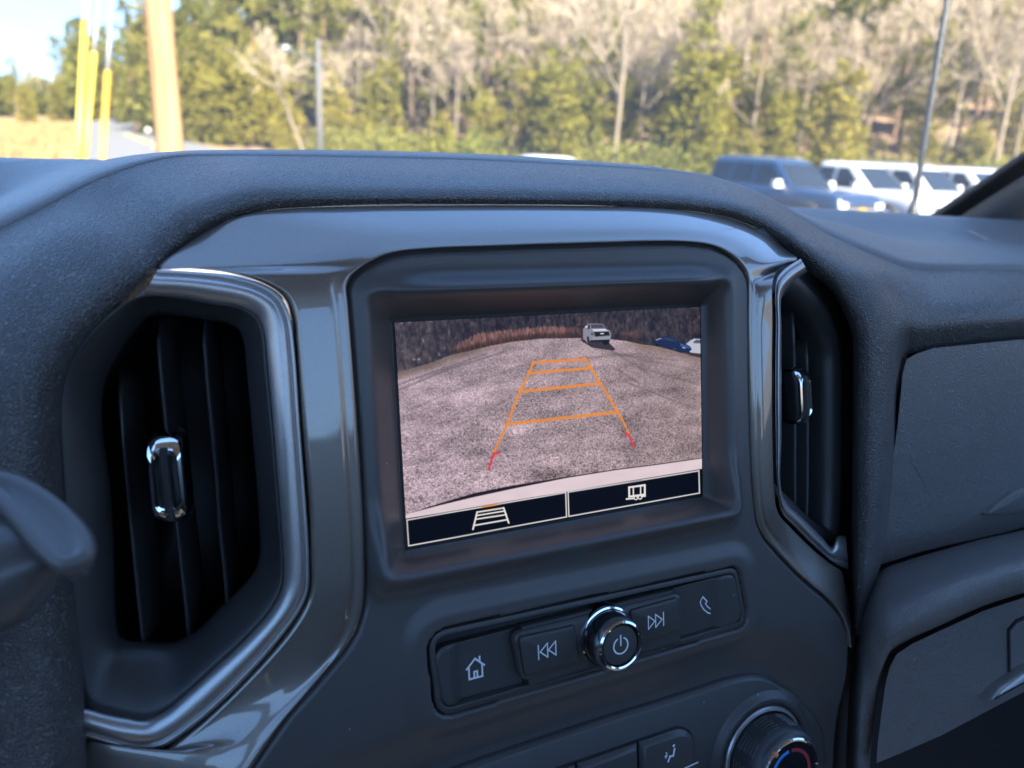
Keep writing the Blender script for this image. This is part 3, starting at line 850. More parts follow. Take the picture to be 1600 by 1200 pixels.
# ------------------------------------------------------------------ centre stack fascia
stack = empty('centre_stack_fascia', FA.pt(0, -.1, 0), 'matt charcoal centre stack panel with a recessed opening for the display', 'fascia')
FB = [(345,1260),(394,1198),(450,1117),(480,1083),(510,1048),(538,1015),(556,985),(566,950),(569,915),(569,880),(566,800),(558,665),(549,545),(543,470),(542,451),(548,436),(559,425),(585,409),(605,400),(640,391.5),(700,388.5),(830,384.5),(1010,379.5),(1065,379.5),(1108,384),(1133,394),(1152,408),(1163,422),(1169,437),(1171,455),(1172,600),(1174,690),(1177,758),(1183,814),(1194,839),(1212,860),(1231,881),(1250,900),(1270,917),(1291,934),(1313,958),(1326,982),(1330,1007),(1329,1050),(1326,1120),(1323,1200),(1318,1280)]
fb = np.array([FA.uv(*p, .013) for p in FB])
step = .0009
u0, u1, v0, v1 = fb[:, 0].min() - .004, fb[:, 0].max() + .004, -.268, fb[:, 1].max() + .004
us = np.arange(u0, u1, step); vs = np.arange(v0, v1, step)
UU, VV = np.meshgrid(us, vs, indexing='ij')
PQ = np.stack([UU.ravel(), VV.ravel()], 1)
sd = sdf_poly(PQ, fb)
U_, V_ = PQ[:, 0], PQ[:, 1]
WB = .014
W = np.full(len(PQ), WB)
W -= .0035 * sstep(-.08, -.22, V_)                                   # lower part leans back a little
# opening round the display: lip rectangle and glass rectangle
lipL, lipR = FA.uv(590, 700, .018)[0], FA.uv(1147, 650, .018)[0]
lipT, lipB = FA.uv(850, 450, .021)[1], FA.uv(880, 846, .020)[1]
gl, gr, gt, gb = -.0775, .0775, .0475, -.0475
def liph(u, v):
    ctr_ = sstep(lipL + .004, lipL + .034, u) * sstep(lipR - .002, lipR - .024, u)
    return WB + .0015 + .0070 * sstep(lipB + .030, lipB, v) + .0068 * sstep(lipT - .016, lipT, v) * ctr_
Uc, Vc = np.clip(U_, lipL, lipR), np.clip(V_, lipB, lipT)
lipc = liph(Uc, Vc)
fl = (gl - U_) / (gl - lipL); fr_ = (U_ - gr) / (lipR - gr); ft = (V_ - gt) / (lipT - gt); fbm = (gb - V_) / (gb - lipB)
pw = 9
f = (np.clip(fl, 0, None)**pw + np.clip(fr_, 0, None)**pw + np.clip(ft, 0, None)**pw + np.clip(fbm, 0, None)**pw) ** (1 / pw)
dx_ = np.abs(U_ - Uc) / .007; dy_ = np.where(V_ > lipT, (V_ - lipT) / .0085, (lipB - V_) / .0125).clip(0)
base_w = W.copy()
W = np.where(f < 1, -.0006 + (lipc + .0006) * np.clip(f, 0, 1), base_w + (lipc - base_w) * (1 - sstep(0, 1, np.hypot(dx_, dy_))))
def blur(a, n):
    k_ = np.hanning(2 * n + 3)[1:-1]; k_ /= k_.sum()
    p = np.pad(a, n, mode='edge')
    p = np.apply_along_axis(lambda r_: np.convolve(r_, k_, 'valid'), 0, p)
    return np.apply_along_axis(lambda r_: np.convolve(r_, k_, 'valid'), 1, p)
Wb = blur(W.reshape(UU.shape), 4).ravel()
keepsharp = sstep(.35, .0, f) * (np.abs(V_) < .06)
W = W * keepsharp + Wb * (1 - keepsharp)
# valley above the climate panel
CP = [(560,1268),(742,1200),(910,1142),(1080,1088),(1145,1066),(1177,1060),(1202,1062),(1226,1074),(1267,1107),(1286,1130),(1295,1151),(1297,1180),(1296,1270)]
cp = np.array([FA.uv(*p, .012) for p in CP])
sdc = sdf_poly(PQ, cp)
W -= .0065 * sstep(.030, .002, sdc)
# pocket of the audio strip
AP = rounded([FA.uv(*p, .013) for p in ((660,984),(1150,880),(1168,977),(678,1124))], [.010, .008, .008, .010], 8)
sda = sdf_poly(PQ, AP)
W += .0016 * sstep(.013, .004, sda) * (sda > 0)
W = np.where(sda < 0, np.minimum(W, WB + .0016) - .007 * sstep(0, -.0009, sda), W)
# rolled edge all round, running under the gloss trim
W -= .0022 * sstep(-.0022, .0002, sd) + .010 * sstep(.0004, .0035, sd)
P3 = FA.o + U_[:, None] * FA.ex + V_[:, None] * FA.ey + W[:, None] * FA.n
Fq = np.array(grid_faces(len(us), len(vs)))
keep = (sd[Fq].min(1) < .0035)
hole = (np.abs(U_) < .0755) & (np.abs(V_) < .0455)
keep &= ~hole[Fq].all(1)
Fq = Fq[keep]
used = np.unique(Fq); remap = -np.ones(len(P3), int); remap[used] = np.arange(len(used))
mk('panel', P3[used], remap[Fq].tolist(), M['fascia'], stack, fix=True)

# ------------------------------------------------------------------ gloss trim arch
trim = empty('gloss_trim_arch', FA.pt(0, .1, 0), 'glossy gunmetal trim arching over the display and down both sides of it', 'trim')
TR = [((120,1290),(330,1290),'L'),((137,1160),(394,1200),'L'),((180,1171),(415,1168),'L'),((225,1179),(432,1143),'L'),((259,1172),(452,1117),'L'),((292,1150),(482,1082),'L'),((337,1112),(512,1047),'L'),((397,1052),(540,1014),'L'),((446,996),(558,984),'L'),((474,954),(568,949),'L'),((486,920),(571,914),'L'),((486,874),(571,880),'L'),((484,800),(568,800),'L'),((473,665),(560,665),'L'),((464,540),(551,545),'L'),((458,490),(545,472),'L'),((444,461),(543,450),'L'),((412,441),(549,434),'L'),((362,426),(556,426),'L'),((300,419),(568,416),'C1'),((246,418),(584,407),'C2'),((285,385),(604,398),'C3'),((330,355),(630,392),'T'),((380,335),(662,389),'T'),((440,326),(705,386.5),'T'),((540,322),(770,384.5),'T'),((660,320.5),(840,382),'T'),((790,320),(900,380),'T'),((910,321),(955,378.5),'T'),((1010,323),(1010,377),'T'),((1085,330),(1064,377),'T'),((1150,343),(1108,381.5),'T'),((1200,366),(1134,391.5),'T'),((1232,391),(1154,406),'t'),((1248,404),(1165,421),'D'),((1221,421),(1171,437),'D'),((1210,440),(1173,455),'R'),((1210,505),(1173,510),'R'),((1209,600),(1174,600),'R'),((1210,690),(1176,690),'R'),((1212,752),(1179,756),'R'),((1218,800),(1185,812),'R'),((1240,827),(1196,837),'R'),((1273,860),(1213,858),'R'),((1300,882),(1232,879),'R'),((1316,893),(1251,898),'R'),((1322,915),(1271,915),'R'),((1326,938),(1292,932),'R'),((1330,962),(1314,956),'R'),((1332,990),(1327,985),'R'),((1332,1020),(1330,1012),'R')]
tg = []
for o, i, zone in TR:
    ip = FA.hit(*i, .0155)
    if zone == 'L': op_ = VL.hit(*o, .0015)
    elif zone == 'R': op_ = VR.hit(*o, .0015)
    elif zone[0] == 'C': op_ = FA.hit(*o, {'C1': .0005, 'C2': -.004, 'C3': -.0095}[zone])
    elif zone == 'D': op_ = FA.hit(*o, -.001)
    elif zone == 't': op_ = FA.hit(*o, -.009)
    else: op_ = FA.hit(*o, -.013)
    n_ = FA.n
    d = op_ - ip; L = np.linalg.norm(d); e = d / L
    topz = {'T': 1, 't': .8, 'C1': .2, 'C2': .5, 'C3': .8, 'D': .35}.get(zone, 0)
    row = [ip - n_ * .006, ip - n_ * .0012, ip + e * .0012, ip + e * min(.0045, L * .2) + n_ * .0006 * topz]
    for t in (.3, .5, .7, .88):
        crown = (.0009 + .0011 * topz) * math.sin(math.pi * t)
        row.append(ip + d * t + n_ * (crown + .0012 * topz * (1 - t)))
    row += [op_ - e * .0012, op_ - n_ * .0012 - e * .0002, op_ - n_ * .007]
    tg.append(row)
loft('trim_band', np.array(tg), M['gloss'], trim, 5, 3)

# ------------------------------------------------------------------ vents
def ring_resample(p, n):
    p = np.asarray(p, float)
    q = np.concatenate([p, p[:1]])
    s = np.concatenate([[0], np.cumsum(np.linalg.norm(q[1:] - q[:-1], axis=1))])
    t = np.linspace(0, s[-1], n, endpoint=False)
    return np.stack([np.interp(t, s, q[:, k]) for k in range(q.shape[1])], 1)

def duct(name, pl, rings, mat, parent, n=160, start=None):
    """funnel through closed rings (pixel outlines with w), from the front rim to the back"""
    R_ = []
    for pts in rings:
        d2 = refine(np.array([[*pl.uv(*p[:2], p[2]), p[2]] for p in pts]), 5, 0, closed=True)
        d2 = ring_resample(d2, n)
        c = d2[:, :2].mean(0); a = np.arctan2(d2[:, 1] - c[1], d2[:, 0] - c[0])
        k = np.argmin(np.abs(a - 0.0)); d2 = np.roll(d2, -k, 0)
        R_.append(np.array([pl.pt(*q) for q in d2]))
    G = np.array(R_)
    return G

def vane(name, pl, front, depth, thick, parent, mat):
    """upright blade: front edge polyline (px,py,w), running back into the duct"""
    fr = refine(np.array([np.append(pl.uv(*p), p[2]) for p in front]), 3)
    rowsv = []
    for u, v, w in fr:
        h = thick / 2
        prof = [(-h, -depth), (-h, -.0012), (-h * .6, -.0003), (0, 0), (h * .6, -.0003), (h, -.0012), (h, -depth)]
        rowsv.append([pl.pt(u + a, v, w + b) for a, b in prof])
    Gv = np.array(rowsv)
    n, k = Gv.shape[:2]
    F = grid_faces(n, k) + [list(range(k)), [(n - 1) * k + i for i in range(k)]]
    return mk(name, Gv.reshape(-1, 3), F, mat, parent, sharp=50)

def vent_knob(pl, c, ux, uy, hw, hh, w0, parent):
    """chrome slider: capsule frame with a dark insert down its middle"""
    ux = np.array(ux, float); uy = np.array(uy, float)
    def cap(hw_, hh_, r, seg=7):
        q = rounded([(-hw_, -hh_), (hw_, -hh_), (hw_, hh_), (-hw_, hh_)], r, seg)
        return np.array([c + ux * a + uy * b for a, b in q])
    kn = empty('slider', pl.pt(*c, w0))
    kn.parent = parent
    kn.location = Vector(pl.pt(*c, w0)) - parent.location
    # frame with a sloped top and bottom, hollow middle
    out = ccw(cap(hw, hh, hw * .85)); inn = ccw(cap(hw * .62, hh * .56, hw * .5) - uy * hh * .06)
    n = 96
    def rs(p):
        q = ring_resample(p, n); a = np.arctan2((q - c) @ uy / hh, (q - c) @ ux / hw)
        return np.roll(q, -np.argmin(np.abs(a)), 0)
    A, B = rs(out), rs(inn)
    rings = []
    for f, w in ((0, -.006), (0, .002), (.06, .0045), (.25, .0062), (.7, .0066), (.95, .0058), (1.0, .0045), (1.0, .001)):
        q = A + (B - A) * f
        y = np.abs((q - c) @ uy) / hh
        rings.append([pl.pt(*p, w0 + w - .0042 * max(0, yy - .55) ** 1.3 * 2.0) for p, yy in zip(q, y)])
    Gk = np.array(rings)
    mk('chrome_frame', Gk.reshape(-1, 3), grid_faces(len(rings), n, wrap_k=True), M['chrome'], kn, sharp=40)
    ins = np.array([c + ux * a + uy * b for a, b in rounded([(-hw*.62, -hh*.62), (hw*.62, -hh*.62), (hw*.62, hh*.5), (-hw*.62, hh*.5)], hw * .5, 5)])
    plate('insert', pl, ins, [(-.0003, w0 - .004), (-.0003, w0 + .0022), (.0006, w0 + .0026)], M['vent_black'], kn)
    st = [(-hw*.26, -hh*.94), (hw*.26, -hh*.94), (hw*.26, hh*.70), (-hw*.26, hh*.70)]
    ss = np.array([c + ux * a + uy * b for a, b in rounded(st, hw * .15, 3)])
    def sw(u, v):
        y = abs((np.array([u, v]) - c) @ uy) / hh
        return -.0042 * max(0, y - .55) ** 1.3 * 2.0
    plate('centre_strip', pl, dense(ss, .002), [(0, w0 + .002), (0, w0 + .0066), (.0004, w0 + .0073)], M['vent_black'], kn, wfun=sw)

# driver side vent
vl = empty('air_vent', VL.pt(-.04, 0, 0), 'tall left air vent with satin silver surround and chrome slider', 'air vent', 'air vents beside the display')
BR = [((247,421),(222,464)),((300,424),(280,466)),((358,430),(333,475)),((408,444),(375,482)),((438,464),(400,498)),((453,494),(410,524)),((460,540),(414,560)),((469,665),(424,665)),((481,826),(437,826)),((483,880),(441,886)),((482,921),(438,919)),((470,952),(421,953)),((441,994),(386,993)),((393,1050),(339,1037)),((333,1110),(283,1087)),((288,1146),(253,1111)),((256,1167),(225,1122)),((224,1174),(199,1118)),((180,1166),(168,1112)),((134,1153),(140,1104)),((100,1146),(104,1096))]
bgm = []
for o, i in BR:
    row = []
    for f, w in ((0, -.004), (0.0, .0006), (.03, .0016), (.10, .0021), (.16, .0015), (.19, .0013), (.24, .0030), (.34, .0042), (.60, .0040), (.86, .0022), (.96, .0006), (1.0, -.002), (1.0, -.006)):
        row.append(VL.hit(o[0] + (i[0] - o[0]) * f, o[1] + (i[1] - o[1]) * f, w))
    bgm.append(row)
loft('silver_surround', np.array(bgm), M['satin'], vl, 5, 2)
rim = [(222,462),(280,464),(333,473),(376,480),(402,496),(412,523),(415,560),(425,665),(438,826),(442,886),(439,920),(422,954),(387,994),(340,1038),(284,1089),(254,1113),(225,1124),(199,1120),(168,1115),(138,1106),(126,1069),(106,889),(93,717),(92,635),(100,586),(125,538),(174,488)]
mid = [(228,472),(280,474),(330,483),(366,490),(388,505),(398,530),(402,570),(412,670),(424,820),(427,872),(420,905),(400,938),(362,978),(318,1018),(282,1048),(252,1062),(222,1060),(195,1050),(172,1040),(158,1010),(148,930),(138,800),(128,700),(126,630),(134,590),(160,545),(196,500)]
opn = [(236,492),(280,492),(325,499),(358,505),(374,515),(382,535),(386,575),(395,670),(405,800),(407,868),(398,896),(378,920),(345,952),(312,985),(285,1001),(262,1008),(232,1006),(205,1004),(188,998),(181,975),(177,900),(169,750),(160,690),(157,640),(163,595),(185,552),(214,512)]
r1 = [(x, y, -.003) for x, y in rim]; r1b = [(x, y, .0015) for x, y in rim]
r2 = [(x, y, -.004) for x, y in mid]; r3 = [(x, y, -.013) for x, y in opn]
G = duct('housing', VL, [r1, r1b, r2, r3, [(x, y, -.022) for x, y in opn]], M['vent_black'], vl)
Gs = refine(G, 3, 0)
mk('housing', Gs.reshape(-1, 3), grid_faces(len(Gs), 160, wrap_k=True), M['vent_black'], vl)
G = np.array([G[-1], G[-1] - .035 * VL.n, G[-1] - .05 * VL.n])
G[2] = G[2].mean(0) + (G[2] - G[2].mean(0)) * .6
mk('duct', G.reshape(-1, 3), grid_faces(3, 160, wrap_k=True) + [list(range(320, 480))], M['duct'], vl)
for fr in ([(187,575,-.034),(188,598,-.024),(187,625,-.018),(204,826,-.018),(221,992,-.018),(223,1012,-.018)],
           [(251,494,-.034),(250,515,-.024),(247,533,-.018),(259,669,-.018),(275,819,-.018),(292,968,-.018),(296,1012,-.018)],
           [(322,492,-.034),(321,512,-.024),(319,533,-.018),(337,740,-.018),(343,826,-.018),(352,908,-.018),(356,950,-.018)]):
    vane('vane', VL, fr, .03, .0018, vl, M['vane'])
c = VL.uv(262, 748, -.008); ax = VL.uv(268, 815, -.008) - VL.uv(255, 680, -.008)
hh = np.linalg.norm(ax) / 2; uy = -ax / np.linalg.norm(ax); ux = np.array([uy[1], -uy[0]])
vent_knob(VL, c, ux, uy, .0062, hh * 1.06, -.012, vl)

# passenger side vent
vr = empty('air_vent', VR.pt(.04, 0, 0), 'narrow looking right air vent between the gloss trim and the passenger pad', 'air vent', 'air vents beside the display')
BR = [((1251,404),(1262,424)),((1223,423),(1240,440)),((1212,442),(1222,462)),((1212,505),(1221,510)),((1211,600),(1221,600)),((1212,690),(1221,690)),((1214,752),(1219,752)),((1220,797),(1226,782)),((1242,823),(1254,810)),((1275,856),(1284,840)),((1302,879),(1300,854)),((1316,886),(1308,838)),((1326,890),(1322,838))]
bgm = []
for o, i in BR:
    row = []
    for f, w in ((0, -.004), (0.0, .0006), (.06, .0016), (.18, .0018), (.28, .0010), (.36, .0026), (.55, .0034), (.80, .0024), (.95, .0006), (1.0, -.002), (1.0, -.006)):
        row.append(VR.hit(o[0] + (i[0] - o[0]) * f, o[1] + (i[1] - o[1]) * f, w))
    bgm.append(row)
loft('silver_surround', np.array(bgm), M['satin'], vr, 5, 2)
rim = [(1262,422),(1240,438),(1221,460),(1219,510),(1219,600),(1219,690),(1217,753),(1224,784),(1252,812),(1282,842),(1300,856),(1312,862),(1330,850),(1337,790),(1339,690),(1339,600),(1337,540),(1325,495),(1302,458),(1280,434)]
r1 = [(x, y, -.001) for x, y in rim]
# pixel outlines further in, pushed back along the duct
def shrink(r, f, w):
    q = np.array([VR.uv(x, y, 0) for x, y in r]); c = q.mean(0)
    return c + (q - c) * f, w
def ring3(f, w, n=140):
    q = np.array([VR.uv(x, y, 0) for x, y in rim]); q = poly_offset(ccw(refine(q, 4, 0, closed=True)), f)
    q = ring_resample(q, n); c = q.mean(0); a = np.arctan2(q[:, 1] - c[1], q[:, 0] - c[0])
    q = np.roll(q, -np.argmin(np.abs(a)), 0)
    return np.array([VR.pt(u, v, w) for u, v in q])
G = np.array([ring3(-.024, -.020), ring3(0, -.010), ring3(.003, -.0075), ring3(.009, -.009), ring3(.012, -.013), ring3(.0125, -.024)])  # outermost ring is a hidden flange added to stop outside light
Gs = refine(G, 3, 0)
mk('housing', Gs.reshape(-1, 3), grid_faces(len(Gs), 140, wrap_k=True), M['vent_black'], vr)
G = np.array([G[-1], G[-1] - .035 * VR.n, G[-1] - .05 * VR.n]); G[2] = G[2].mean(0) + (G[2] - G[2].mean(0)) * .6
mk('duct', G.reshape(-1, 3), grid_faces(3, 140, wrap_k=True) + [list(range(280, 420))], M['duct'], vr)
for fr in ([(1226,462,-.032),(1236,480,-.024),(1240,494,-.018),(1243,570,-.018),(1244,670,-.018),(1244,770,-.018),(1244,800,-.018)],
           [(1247,506,-.032),(1258,526,-.024),(1262,542,-.018),(1263,600,-.018),(1264,700,-.018),(1263,780,-.018),(1262,815,-.018)],
           [(1266,520,-.032),(1279,548,-.024),(1282,562,-.018),(1283,650,-.018),(1283,760,-.018),(1282,825,-.018)]):
    vane('vane', VR, fr, .03, .0018, vr, M['vane'])
c = VR.uv(1254, 619, -.008); ax = VR.uv(1256, 664, -.008) - VR.uv(1252, 574, -.008)
hh = np.linalg.norm(ax) / 2; uy = -ax / np.linalg.norm(ax); ux = np.array([uy[1], -uy[0]])
vent_knob(VR, c, ux, uy, .0062, hh, -.012, vr)

# ------------------------------------------------------------------ display with the rear camera picture
disp = empty('touchscreen_display', FA.pt(0, 0, 0), 'lit touchscreen showing the rear camera view of a gravel lot with orange guide lines', 'display')
EV = 2.0 ** -EXPOSURE
def lin(c):
    c = np.asarray(c, float) / 255.0
    return np.where(c <= .04045, c / 12.92, ((c + .055) / 1.055) ** 2.4)
NX, NY = 600, 366
su, svv = np.meshgrid(np.linspace(-.0762, .0762, NX), np.linspace(.0462, -.0462, NY), indexing='ij')
SP = FA.o + su[..., None] * FA.ex + svv[..., None] * FA.ey
PX, PY = project(SP)
def smooth_noise(shape, cx_, cy_, seed):
    r = np.random.default_rng(seed)
    a = r.random((int(shape[0] / cx_) + 3, int(shape[1] / cy_) + 3))
    x = np.arange(shape[0]) / cx_; y = np.arange(shape[1]) / cy_
    xi, yi = x.astype(int), y.astype(int); fx, fy = x - xi, y - yi
    fx = fx * fx * (3 - 2 * fx); fy = fy * fy * (3 - 2 * fy)
    A_ = a[xi][:, yi]; B_ = a[xi + 1][:, yi]; C_ = a[xi][:, yi + 1]; D_ = a[xi + 1][:, yi + 1]
    fx = fx[:, None]; fy = fy[None, :]
    return (A_ * (1 - fx) + B_ * fx) * (1 - fy) + (C_ * (1 - fx) + D_ * fx) * fy
def sn(cx_, cy_, seed): return smooth_noise((NX, NY), cx_, cy_, seed)
img = np.zeros((NX, NY, 3))
def blend(mask, col):
    global img
    m = np.clip(mask, 0, 1)[..., None]
    img = img * (1 - m) + (np.asarray(col, float) if np.ndim(col) == 1 else col) * m
edge = np.interp(PX, [610,639,674,704,732,764,800,845,907,955,980,1002,1026,1100], [585,577,567,555,549,541,534,529,528,530,533,538,541,560])
# vegetation: dark, streaked
vg = .45 * sn(5, 9, 1) + .35 * sn(2.5, 4, 2) + .2 * sn(14, 14, 3)
dg = .5 * sn(3, 10, 4) + .5 * sn(9, 5, 5)
lf = sstep(760, 620, PX)
veg = np.stack([18 + 70 * vg + 40 * lf * dg, 18 + 60 * vg + 36 * lf * dg, 34 + 48 * vg + 34 * lf * dg], -1)
veg = veg + (sstep(.72, .9, dg) * (.35 + .65 * lf))[..., None] * np.array([60, 55, 48])
img[:] = veg
# dry grass
gt_ = np.interp(PX, [690,720,745,780,850,900], [560,535,523,518,511,512]) + 5 * (sn(2, 60, 6) - .5)
g = sstep(-3, 1, PY - gt_) * sstep(698, 722, PX) * sstep(905, 880, PX) * (PY < edge)
gc = np.stack([95 + 85 * sn(1.6, 8, 7), 66 + 62 * sn(1.6, 8, 7), 66 + 52 * sn(1.6, 8, 7)], -1)
gc = gc * (.55 + .45 * sstep(0, -9, PY - edge + 4))[..., None]
m = np.clip(g * (.55 + .5 * sn(4, 5, 8)), 0, 1)[..., None]; img = img * (1 - m) + gc * m
m = (sstep(960, 985, PX) * sstep(1008, 990, PX) * sstep(512, 522, PY) * .5 + sstep(870, 895, PX) * sstep(925, 905, PX) * sstep(508, 516, PY) * .4)[..., None] * (PY < edge)[..., None]
img = img * (1 - m) + gc * .9 * m
# gravel
dist = np.clip((PY - edge) / 250, 0, 1)
fine = np.random.default_rng(11).random((NX, NY)); fine2 = sn(1.7, 1.3, 12); mid_ = sn(3.4, 2.1, 13); big = sn(40, 14, 14); bb = sn(90, 40, 15)
gr_ = .5 + (fine - .5) * .42 + (fine2 - .5) * (.26 + .26 * dist) + (mid_ - .5) * (.08 + .26 * dist) + (big - .5) * .22 + (bb - .5) * .22
gr_ -= .18 * (mid_ < .24) * (.25 + .75 * dist); gr_ += .12 * (sn(2.6, 1.7, 41) > .80) * (.3 + .7 * dist); gr_ += .20 * (sn(70, 9, 42) - .5) + .16 * (sn(26, 22, 43) - .5)
base_l = np.array([168, 148, 158]); base_r = np.array([144, 126, 129])
xr = np.clip((PX - 620) / 475, 0, 1)[..., None]
grav = (base_l * (1 - xr) + base_r * xr) * (.58 + .92 * gr_)[..., None]
on = sstep(-.6, .8, PY - edge)[..., None]
img = img * (1 - on) + grav * on
verge = on[..., 0] * sstep(16, 2, PY - edge) * sstep(860, 700, PX)
blend(verge * .75, np.array([104, 88, 80]) )
vr_ = on[..., 0] * sstep(14, 2, PY - edge) * sstep(960, 1010, PX) * .5
blend(vr_, np.array([130, 104, 92]))
def seg(x0, y0, x1, y1):
    ex, ey = x1 - x0, y1 - y0; L = ex * ex + ey * ey
    t = np.clip(((PX - x0) * ex + (PY - y0) * ey) / L, 0, 1)
    return np.hypot(PX - x0 - t * ex, PY - y0 - t * ey), t
for a in ((624,609,700,577),(700,577,790,549),(624,600,690,577),(690,577,760,553),(955,548,1000,575),(1000,575,1020,590),(940,552,1060,563),(960,575,1000,600),(905,560,1000,552),(640,640,760,590),(760,590,850,560),(650,700,800,620),(800,620,880,575),(1000,575,1090,600),(985,600,1090,640),(930,545,1090,580)):
    d_, t_ = seg(*a); blend(sstep(3.0, .6, d_) * (.30 if a[0] > 900 else (.22 if a[1] > 615 or a[0] > 750 else .5)) * (.6 + .6 * mid_), np.array([92, 80, 84]))
def poly_mask(pts, soft=.7):
    q = np.stack([PX.ravel(), PY.ravel()], 1)
    return sstep(soft, -soft, sdf_poly(q, np.array(pts, float))).reshape(NX, NY)
# white pickup and its shadow
for pts, col, al in (
  ([(906,531),(925,543),(958,548),(962,546),(950,534),(930,530)], (44, 40, 52), .9),
  ([(907,513),(911,512),(912,536),(908,532)], (70, 42, 44), .8),
  ([(911,514),(919,506),(923,505.5),(942,506),(947,514),(953,516),(955,522),(954,532),(922,532),(918,536),(911,528)], (136, 136, 152), 1),
  ([(923,507),(941,507),(945,512.5),(924,513)], (70, 72, 92), 1), ([(919,508),(921.5,507),(922,513),(918,515)], (50, 50, 64), 1),
  ([(925,514.5),(946,514),(950,517),(928,517.5)], (214, 214, 224), 1), ([(928,518.8),(951,518),(953,524),(930,526)], (30, 30, 38), 1),
  ([(923,519.5),(927,519.5),(928,524),(923.5,524)], (90, 92, 100), 1),
  ([(938,520.5),(943.5,520.2),(943.5,522),(938,522.2)], (225, 225, 232), 1),
  ([(926,527),(953.5,525.5),(953,530.5),(925,531.5)], (150, 150, 164), 1), ([(924,531.5),(953,530.5),(951,538),(944,539),(941,534),(922,534)], (24, 22, 30), 1),
  ([(917,526),(920,526),(921,534),(918,535)], (40, 38, 46), 1), ([(914,509.5),(918,509),(918,511.5),(914.5,512)], (216, 216, 222), 1),
  # blue saloon and the nose of a white truck
  ([(1068,541),(1079,531.5),(1085,529),(1099,530),(1099,553),(1080,551),(1072,547)], (186, 190, 204), 1),
  ([(1084,533.5),(1088,530.8),(1099,531.5),(1099,537),(1083,536)], (84, 92, 112), 1),
  ([(1066,550),(1099,555),(1099,560),(1080,556)], (60, 54, 62), .8),
  ([(1021,537),(1024,530.5),(1031,527.5),(1039,525.5),(1052,527),(1062,533),(1078,541),(1081,546),(1076,550),(1064,551.5),(1050,547),(1034,542),(1024,540)], (26, 40, 78), 1),
  ([(1032,529.5),(1040,527),(1051,528.5),(1059,533.5),(1048,533)], (46, 58, 92), 1), ([(1062,536),(1077,542),(1078,545),(1064,541)], (58, 92, 160), 1),
  ([(1066,542.2),(1071,543.2),(1071,544.6),(1066,543.8)], (210, 216, 230), .9), ([(1024,531),(1032,528),(1034,529),(1026,532)], (190, 196, 214), .8),
  ([(1025,537),(1029,538),(1028,541.5),(1024,540.5)], (14, 14, 20), 1), ([(1052,543),(1057,544.5),(1056,548.5),(1051,547)], (60, 62, 74), 1)):
    blend(poly_mask(pts) * al, np.array(col, float) * (0.94 + .12 * fine2)[..., None] if False else np.array(col, float))
# guide lines
rag = 1.0 * (sn(2, 2, 21) - .5)
OR = np.array([238, 140, 52])
for a, wd in (((833,566,827,583),2.2),((827,583,812,612),2.2),((812,612,792,664),2.3),((792,664,771,708),1.9),((915,561,924,576),2.2),((924,576,938,599),2.2),((938,599,965,643),2.3),((965,643,983,677),1.9),((833,566.5,915,561.5),2.6),((827,583,924,575),2.6),((812,612,938,599),2.7),((791,663,964,644),2.9)):
    d_, t_ = seg(*a); wd *= .72; blend(sstep(wd + .9, wd - .5, d_ + rag * 1.6) * (.72 + .28 * sstep(.2, .6, fine2)), OR)
RD = np.array([232, 52, 76])
for a in ((781,707,772,709),(772,708,763.5,734),(977,677.5,983,680),(983,680,990,698)):
    d_, t_ = seg(*a); blend(sstep(2.2, .8, d_ + rag * .6), RD)
# rear bumper of the truck
by = np.interp(PX, [630,640,688,740,800,885,960,1030,1100], [806,802,789.5,777,764,747,735,726,716])
dk = np.interp(PX, [640,690,740,800,860,900,1100], [0,3,6,5,2.5,1.5,.8])
blend(sstep(1, -.5, np.abs(PY - by + dk / 2) - dk / 2), np.array([34, 28, 40]))
bump_c = np.stack([228 - 10 * sn(30, 10, 31), 208 - 10 * sn(30, 10, 31), 214 - 8 * sn(30, 10, 31)], -1)
m = sstep(-.8, .6, PY - by)[..., None]; img = img * (1 - m) + bump_c * m
# soft keys
bar = 810.5 + (PX - 634) * (733.0 - 810.5) / (1094 - 634)
blend(sstep(-.5, .4, PY - bar), np.array([5, 9, 22]))
WH = np.array([236, 230, 226])
def key(c):
    for i in range(4):
        d_, _ = seg(*c[i], *c[(i + 1) % 4]); blend(sstep(1.5, .5, d_), WH * .92)
key([(636,812.5),(884,769.5),(885.3,807.5),(638.5,853)]); key([(887.6,769),(1092,735.5),(1093,770.3),(888.9,806.8)])
for a, c, wd in (((745.6,800,739,827),WH,1.3),((787,793.5,794.8,817),WH,1.3),((745.8,800.3,787,793.7),WH,1.1),((744.5,805.5,788.5,798.5),WH,1.1),((743,811.5,791,804),WH,1.1),((741,821,792.5,812),WH,1.2),((755,792.2,776,788.7),OR,1.2),((984.5,753.8,1003,750.8),np.array([150,150,160]),.9),
   ((983,761.5,1007.5,758),WH,1.5),((1007.5,758,1007.5,772.5),WH,1.5),((983,761.5,983.3,776),WH,1.5),((983.3,776,1007.5,772.5),WH,1.5),((989.5,761,989.7,774),WH,1.0),((1001,759.5,1001,772),WH,1.0),((979,779.8,990,778.5),WH,1.3),((1003,775.5,1008,775),WH,1.3)):
    d_, _ = seg(*a); blend(sstep(wd + .5, wd - .5, d_), c)
for x_, y_ in ((993.5,778),(1000,777)):
    d_ = np.hypot(PX - x_, PY - y_); blend(sstep(3.9, 3.1, d_), WH); blend(sstep(2.2, 1.4, d_), np.array([5, 9, 22]))
img = np.clip(img, 0, 255)
rgb = lin(img)
pic = mk('picture', SP.reshape(-1, 3), grid_faces(NX, NY), None, disp, smooth=False, fix=False)
att = pic.data.color_attributes.new('picture', 'FLOAT_COLOR', 'POINT')
buf = np.ones((NX * NY, 4), np.float32); buf[:, :3] = rgb.reshape(-1, 3)
